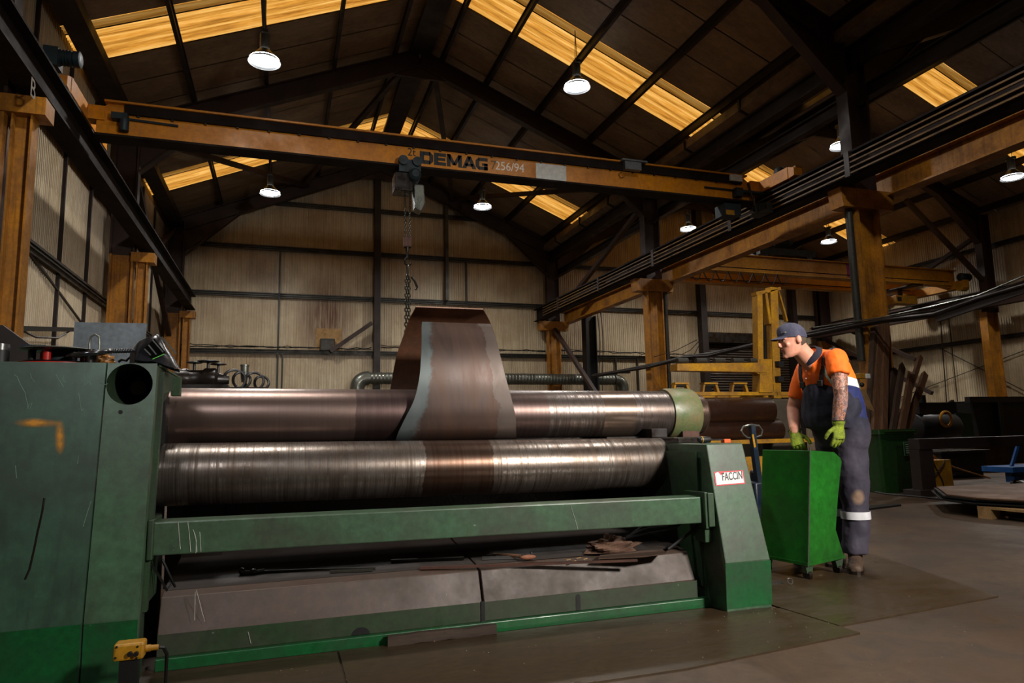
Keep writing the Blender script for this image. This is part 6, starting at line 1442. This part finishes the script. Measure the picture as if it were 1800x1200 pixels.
# collar
from mathutils.bvhtree import BVHTree
bvh = BVHTree.FromPolygons([v.co + PO for v in sh_.data.vertices], [tuple(p.vertices) for p in sh_.data.polygons])
def on_shirt(y, z):
    h = bvh.ray_cast(Vector((3.2, y, z)), Vector((1, 0, 0)))[0]
    return Vector((h.x - .005, y, z)) if h else Vector((3.75, y, z))
cl_ = []
for k, (dz, rr_) in enumerate(((0, .072), (.004, .079), (.022, .087), (.036, .094))): cl_.append([Vector((3.583, 3.97, 1.512)) + Vector((.66, 0, .75)) * rr_ * math.cos(R(a)) + Vector((0, 1, 0)) * rr_ * 1.05 * math.sin(R(a)) - Vector((-.75, 0, .66)) * dz for a in range(-160, 161, 8)])
MB().grid(cl_, .006).build('collar', navyc, sh_)
for k in range(2):
    p = on_shirt(3.985, 1.39 - .055 * k); MB().sphere(p, .006, .006, .006, n=8, m=6).build('button', M['white'], sh_)
# ---- overalls
def trouser_mat():
    m = navyc.copy(); m.name = 'faded_overall_cloth'; nt = m.node_tree; b = nt.nodes['Principled BSDF']; src = b.inputs['Base Color'].links[0].from_socket
    geo = N(nt, 'ShaderNodeTexCoord'); s = N(nt, 'ShaderNodeSeparateXYZ'); nt.links.new(geo.outputs['Object'], s.inputs[0])
    n = noise(nt, coords(nt, (1, 1, .5)), 5, 5, .6)
    f = ramp(nt, n, [(.32, .35), (.68, .95)])
    lowm = N(nt, 'ShaderNodeMapRange'); nt.links.new(s.outputs[2], lowm.inputs[0]); lowm.inputs[1].default_value = 1.04; lowm.inputs[2].default_value = .90
    mu = N(nt, 'ShaderNodeMath', operation='MULTIPLY'); nt.links.new(f, mu.inputs[0]); nt.links.new(lowm.outputs[0], mu.inputs[1])
    c = mixc(nt, mu.outputs[0], src, lin((.25, .225, .275)))
    mp = N(nt, 'ShaderNodeMapping'); mp.vector_type = 'TEXTURE'; mp.inputs['Location'].default_value = (-.02, -.16, .50); mp.inputs['Scale'].default_value = (.05, .09, .065)
    nt.links.new(geo.outputs['Object'], mp.inputs[0]); g = N(nt, 'ShaderNodeTexGradient', gradient_type='SPHERICAL'); nt.links.new(mp.outputs[0], g.inputs[0])
    nt.links.new(mixc(nt, ramp(nt, g.outputs[0], [(.05, 0.0), (.5, .75)]), c, lin((.56, .45, .36))), b.inputs['Base Color']); return m
M['trouser'] = trouser_mat()
mb = MB()
mb.loft([ell((3.84, 3.975, .84), .14, .20), ell((3.84, 3.975, .93), .165, .215), ell((3.82, 3.975, 1.03), .185, .215), ell((3.81, 3.975, 1.07), .18, .20)])
# bib: fuller in front
mb.loft([ell((3.79, 3.98, .98), .205, .205), ell((3.775, 3.975, 1.06), .21, .21), ell((3.76, 3.965, 1.15), .20, .205), ell((3.74, 3.955, 1.22), .178, .185), ell((3.715, 3.95, 1.285), .152, .135), ell((3.71, 3.95, 1.297), .135, .115)])
for h_, k_, a_, in ((hN, kN, aN), (hF, kF, aF)):
    limb(mb, [(h_ + Vector((0, .02 if h_ is hN else -.02, .03)), .125), ((h_ * .6 + k_ * .4), .112), (k_ + Vector((0, 0, .04)), .094), (k_ + Vector((0, 0, -.05)), .090), ((k_ + a_) / 2 + Vector((.005, 0, 0)), .086), (a_ + Vector((0, 0, .05)), .088), (a_ + Vector((0, 0, .015)), .088)])
ov = mb.build('overalls', M['trouser'], man, remesh=.010, smooth_it=3); ruffle(ov, .009, 6.5, 5, stretch=(1, 1, 1.3)); ruffle(ov, .004, 22, 8)
for h_, k_, a_ in ((hN, kN, aN), (hF, kF, aF)):
    c = a_ + (k_ - a_) * .72
    rg_ = [[c + Vector((.003 + rr_ * math.cos(R(t)), rr_ * math.sin(R(t)), dz)) for t in range(0, 361, 15)] for dz, rr_ in ((-.026, .0945), (0, .095), (.026, .0945))]
    MB().grid(rg_, .003).build('reflective_band', plain('reflective_tape', (.86, .86, .88), .35), ov)
# shoulder straps with buckles, lying just outside the shirt
def strap(pts, w, nm='strap'):
    P = [Vector(p) for p in pts]; rows = []
    for i, p in enumerate(P):
        rows.append([p + Vector((0, -w / 2, 0)), p + Vector((0, w / 2, 0))])
    return MB().grid(rows, .006).build(nm, M.setdefault('strapm', plain('black_webbing', (.07, .07, .11), .7)), ov)
def on_top(x, y):
    h = bvh.ray_cast(Vector((x, y, 2.0)), Vector((0, 0, -1)))[0]; return Vector((x, y, h.z + .005)) if h else Vector((x, y, 1.5))
for y0, y1 in ((3.875, 3.845), (4.04, 4.06)):
    P = [on_shirt(y0 + (y1 - y0) * t, 1.25 + .22 * t) for t in (0, .17, .33, .5, .67, .83, 1)]
    P += [on_top(x, y1) for x in (3.69, 3.74, 3.79, 3.83)]
    strap(P, .034)
    q = on_shirt(y0, 1.29); MB().box(q.x - .012, q.x, y0 - .024, y0 + .024, 1.27, 1.315).build('buckle', M['black'], ov, bevel=.003)
# pale tape on the chest beside the near strap
P = [on_shirt(3.855 - .055 * t, 1.42 - .20 * t) for t in (0, .2, .4, .6, .8, 1)]
MB().grid([[p + Vector((-.000, -.018, 0)), p + Vector((-.000, .016, 0))] for p in P], .003).build('chest_tape', plain('pale_tape', (.78, .86, .82), .4), sh_)
# ---- boots
def boot(a, t, nm='boot'):
    d = (t - a); d.z = 0; L = d.length; d.normalize(); s = Vector((-d.y, d.x, 0)); mb = MB(); rings = []
    for u, w, hgt, zc in ((-.075, .028, .03, .06), (-.055, .040, .055, .065), (0, .044, .062, .07), (.06, .044, .055, .062), (.12, .049, .042, .050), (.17, .050, .036, .043), (.20, .040, .030, .038), (.215, .02, .018, .034)):
        rings.append((Vector((a.x, a.y, 0)) + d * u + Vector((0, 0, zc)), s * w, Vector((0, 0, hgt))))
    mb.loft(rings); limb(mb, [(Vector((a.x, a.y, .06)), .045), (Vector((a.x, a.y, .12)), .048), (Vector((a.x, a.y, .17)), .050)])
    o = mb.build(nm, worn('dusty_boot_leather', (.36, .27, .20), (.20, .14, .10), .75, 0, 12, .7), man, remesh=.005, smooth_it=2); ruffle(o, .003, 30, 2)
    sl = MB(); pr = []
    for u, w in ((-.08, .03), (-.06, .044), (.0, .046), (.06, .045), (.13, .052), (.18, .050), (.21, .034), (.22, .012)): pr.append((u, w))
    lp = [Vector((a.x, a.y, 0)) + d * u + s * w for u, w in pr] + [Vector((a.x, a.y, 0)) + d * u - s * w for u, w in pr[::-1]]
    sl.prism([(p.x, p.y) for p in lp], 'z', .0085, .028).build('sole', M['dark_oil'], o)
    for k in range(4):
        q = Vector((a.x, a.y, 0)) + d * (.055 + .022 * k); MB().tube([q + s * .028 + Vector((0, 0, .108 - .012 * k)), q + Vector((0, 0, .119 - .013 * k)), q - s * .028 + Vector((0, 0, .108 - .012 * k))], .0025, 5).build('lace', M['black'], o)
boot(aN, tN); boot(aF, tF)
# ---- gloves: palm, four fingers, thumb
glm = worn('lime_work_glove', (.60, .68, .12), (.33, .36, .12), .8, 0, 14, .6)
def glove(w, d, n, th, curl, spread, name='glove', cuff_dir=None, tcurl=.4):
    """w wrist, d towards the fingers, n back of the hand, th thumb side"""
    d = Vector(d).normalized(); n = Vector(n); n = (n - d * n.dot(d)).normalized(); s = n.cross(d).normalized()
    if s.dot(Vector(th)) < 0: s = -s
    cd = Vector(cuff_dir).normalized() if cuff_dir else d
    mb = MB()
    mb.loft([(w - cd * .028, s * .043, n * .040), (w - cd * .012, s * .042, n * .039), (w + d * .005, s * .036, n * .030), (w + d * .03, s * .042, n * .023), (w + d * .06, s * .046, n * .020), (w + d * .085, s * .046, n * .017), (w + d * .098, s * .042, n * .012)])
    for k, (off, L_, r) in enumerate(((.034, .072, .0118), (.0115, .080, .0122), (-.0115, .075, .0118), (-.033, .060, .0105))):
        base = w + d * (.082 - .004 * abs(k - 1)) + s * off; a = spread * (1.5 - k); c = curl * (1 + .12 * k)
        dd = (d * math.cos(a) + s * math.sin(a)).normalized(); P = [base]; ang = .12
        for seg, f in enumerate((.45, .31, .24)):
            ang += c * (1.0, 1.15, .8)[seg]; P.append(P[-1] + (dd * math.cos(ang) - n * math.sin(ang)) * L_ * f)
        limb(mb, [(P[0] - dd * .02, r), (P[0], r * 1.05), (P[0] * .5 + P[1] * .5, r), (P[1], r * 1.04), (P[2], r * .96), (P[3], r * .82), (P[3] + (P[3] - P[2]).normalized() * .006, r * .4)])
    tb = w + d * .028 + s * .036 - n * .004; t1 = tb + (d * .55 + s * .75 - n * .25).normalized() * .036; t2 = t1 + (d * .85 + s * .4 - n * tcurl).normalized() * .032; t3 = t2 + (d * 1 + s * .1 - n * tcurl * 1.6).normalized() * .024
    limb(mb, [(w + d * .02 + s * .018, .018), (tb, .0165), (t1, .0145), (t2, .0125), (t3, .0095)])
    o = mb.build(name, glm, man, remesh=.003, smooth_it=2); ruffle(o, .0018, 40, 1)
    MB().tube([w - cd * .028 + s * .0435 * math.cos(t) + n * .0405 * math.sin(t) for t in [2 * math.pi * k / 20 for k in range(20)]], .003, 6, closed=True).build('cuff_edge', plain('dark_cuff', (.14, .16, .07), .8), o)
    return o
glove(wN, (-.04, -.02, -1), (-.10, -1, .1), (-1, 0, 0), .20, .085, cuff_dir=(wN - eN))
glove(wF, (-.15, -.40, -.82), (-.75, -.45, .35), (.6, -.9, 0), .38, .05, cuff_dir=(wF - eF), tcurl=.1)
for o in list(bpy.data.objects):
    if '_o' in o: del o['_o']
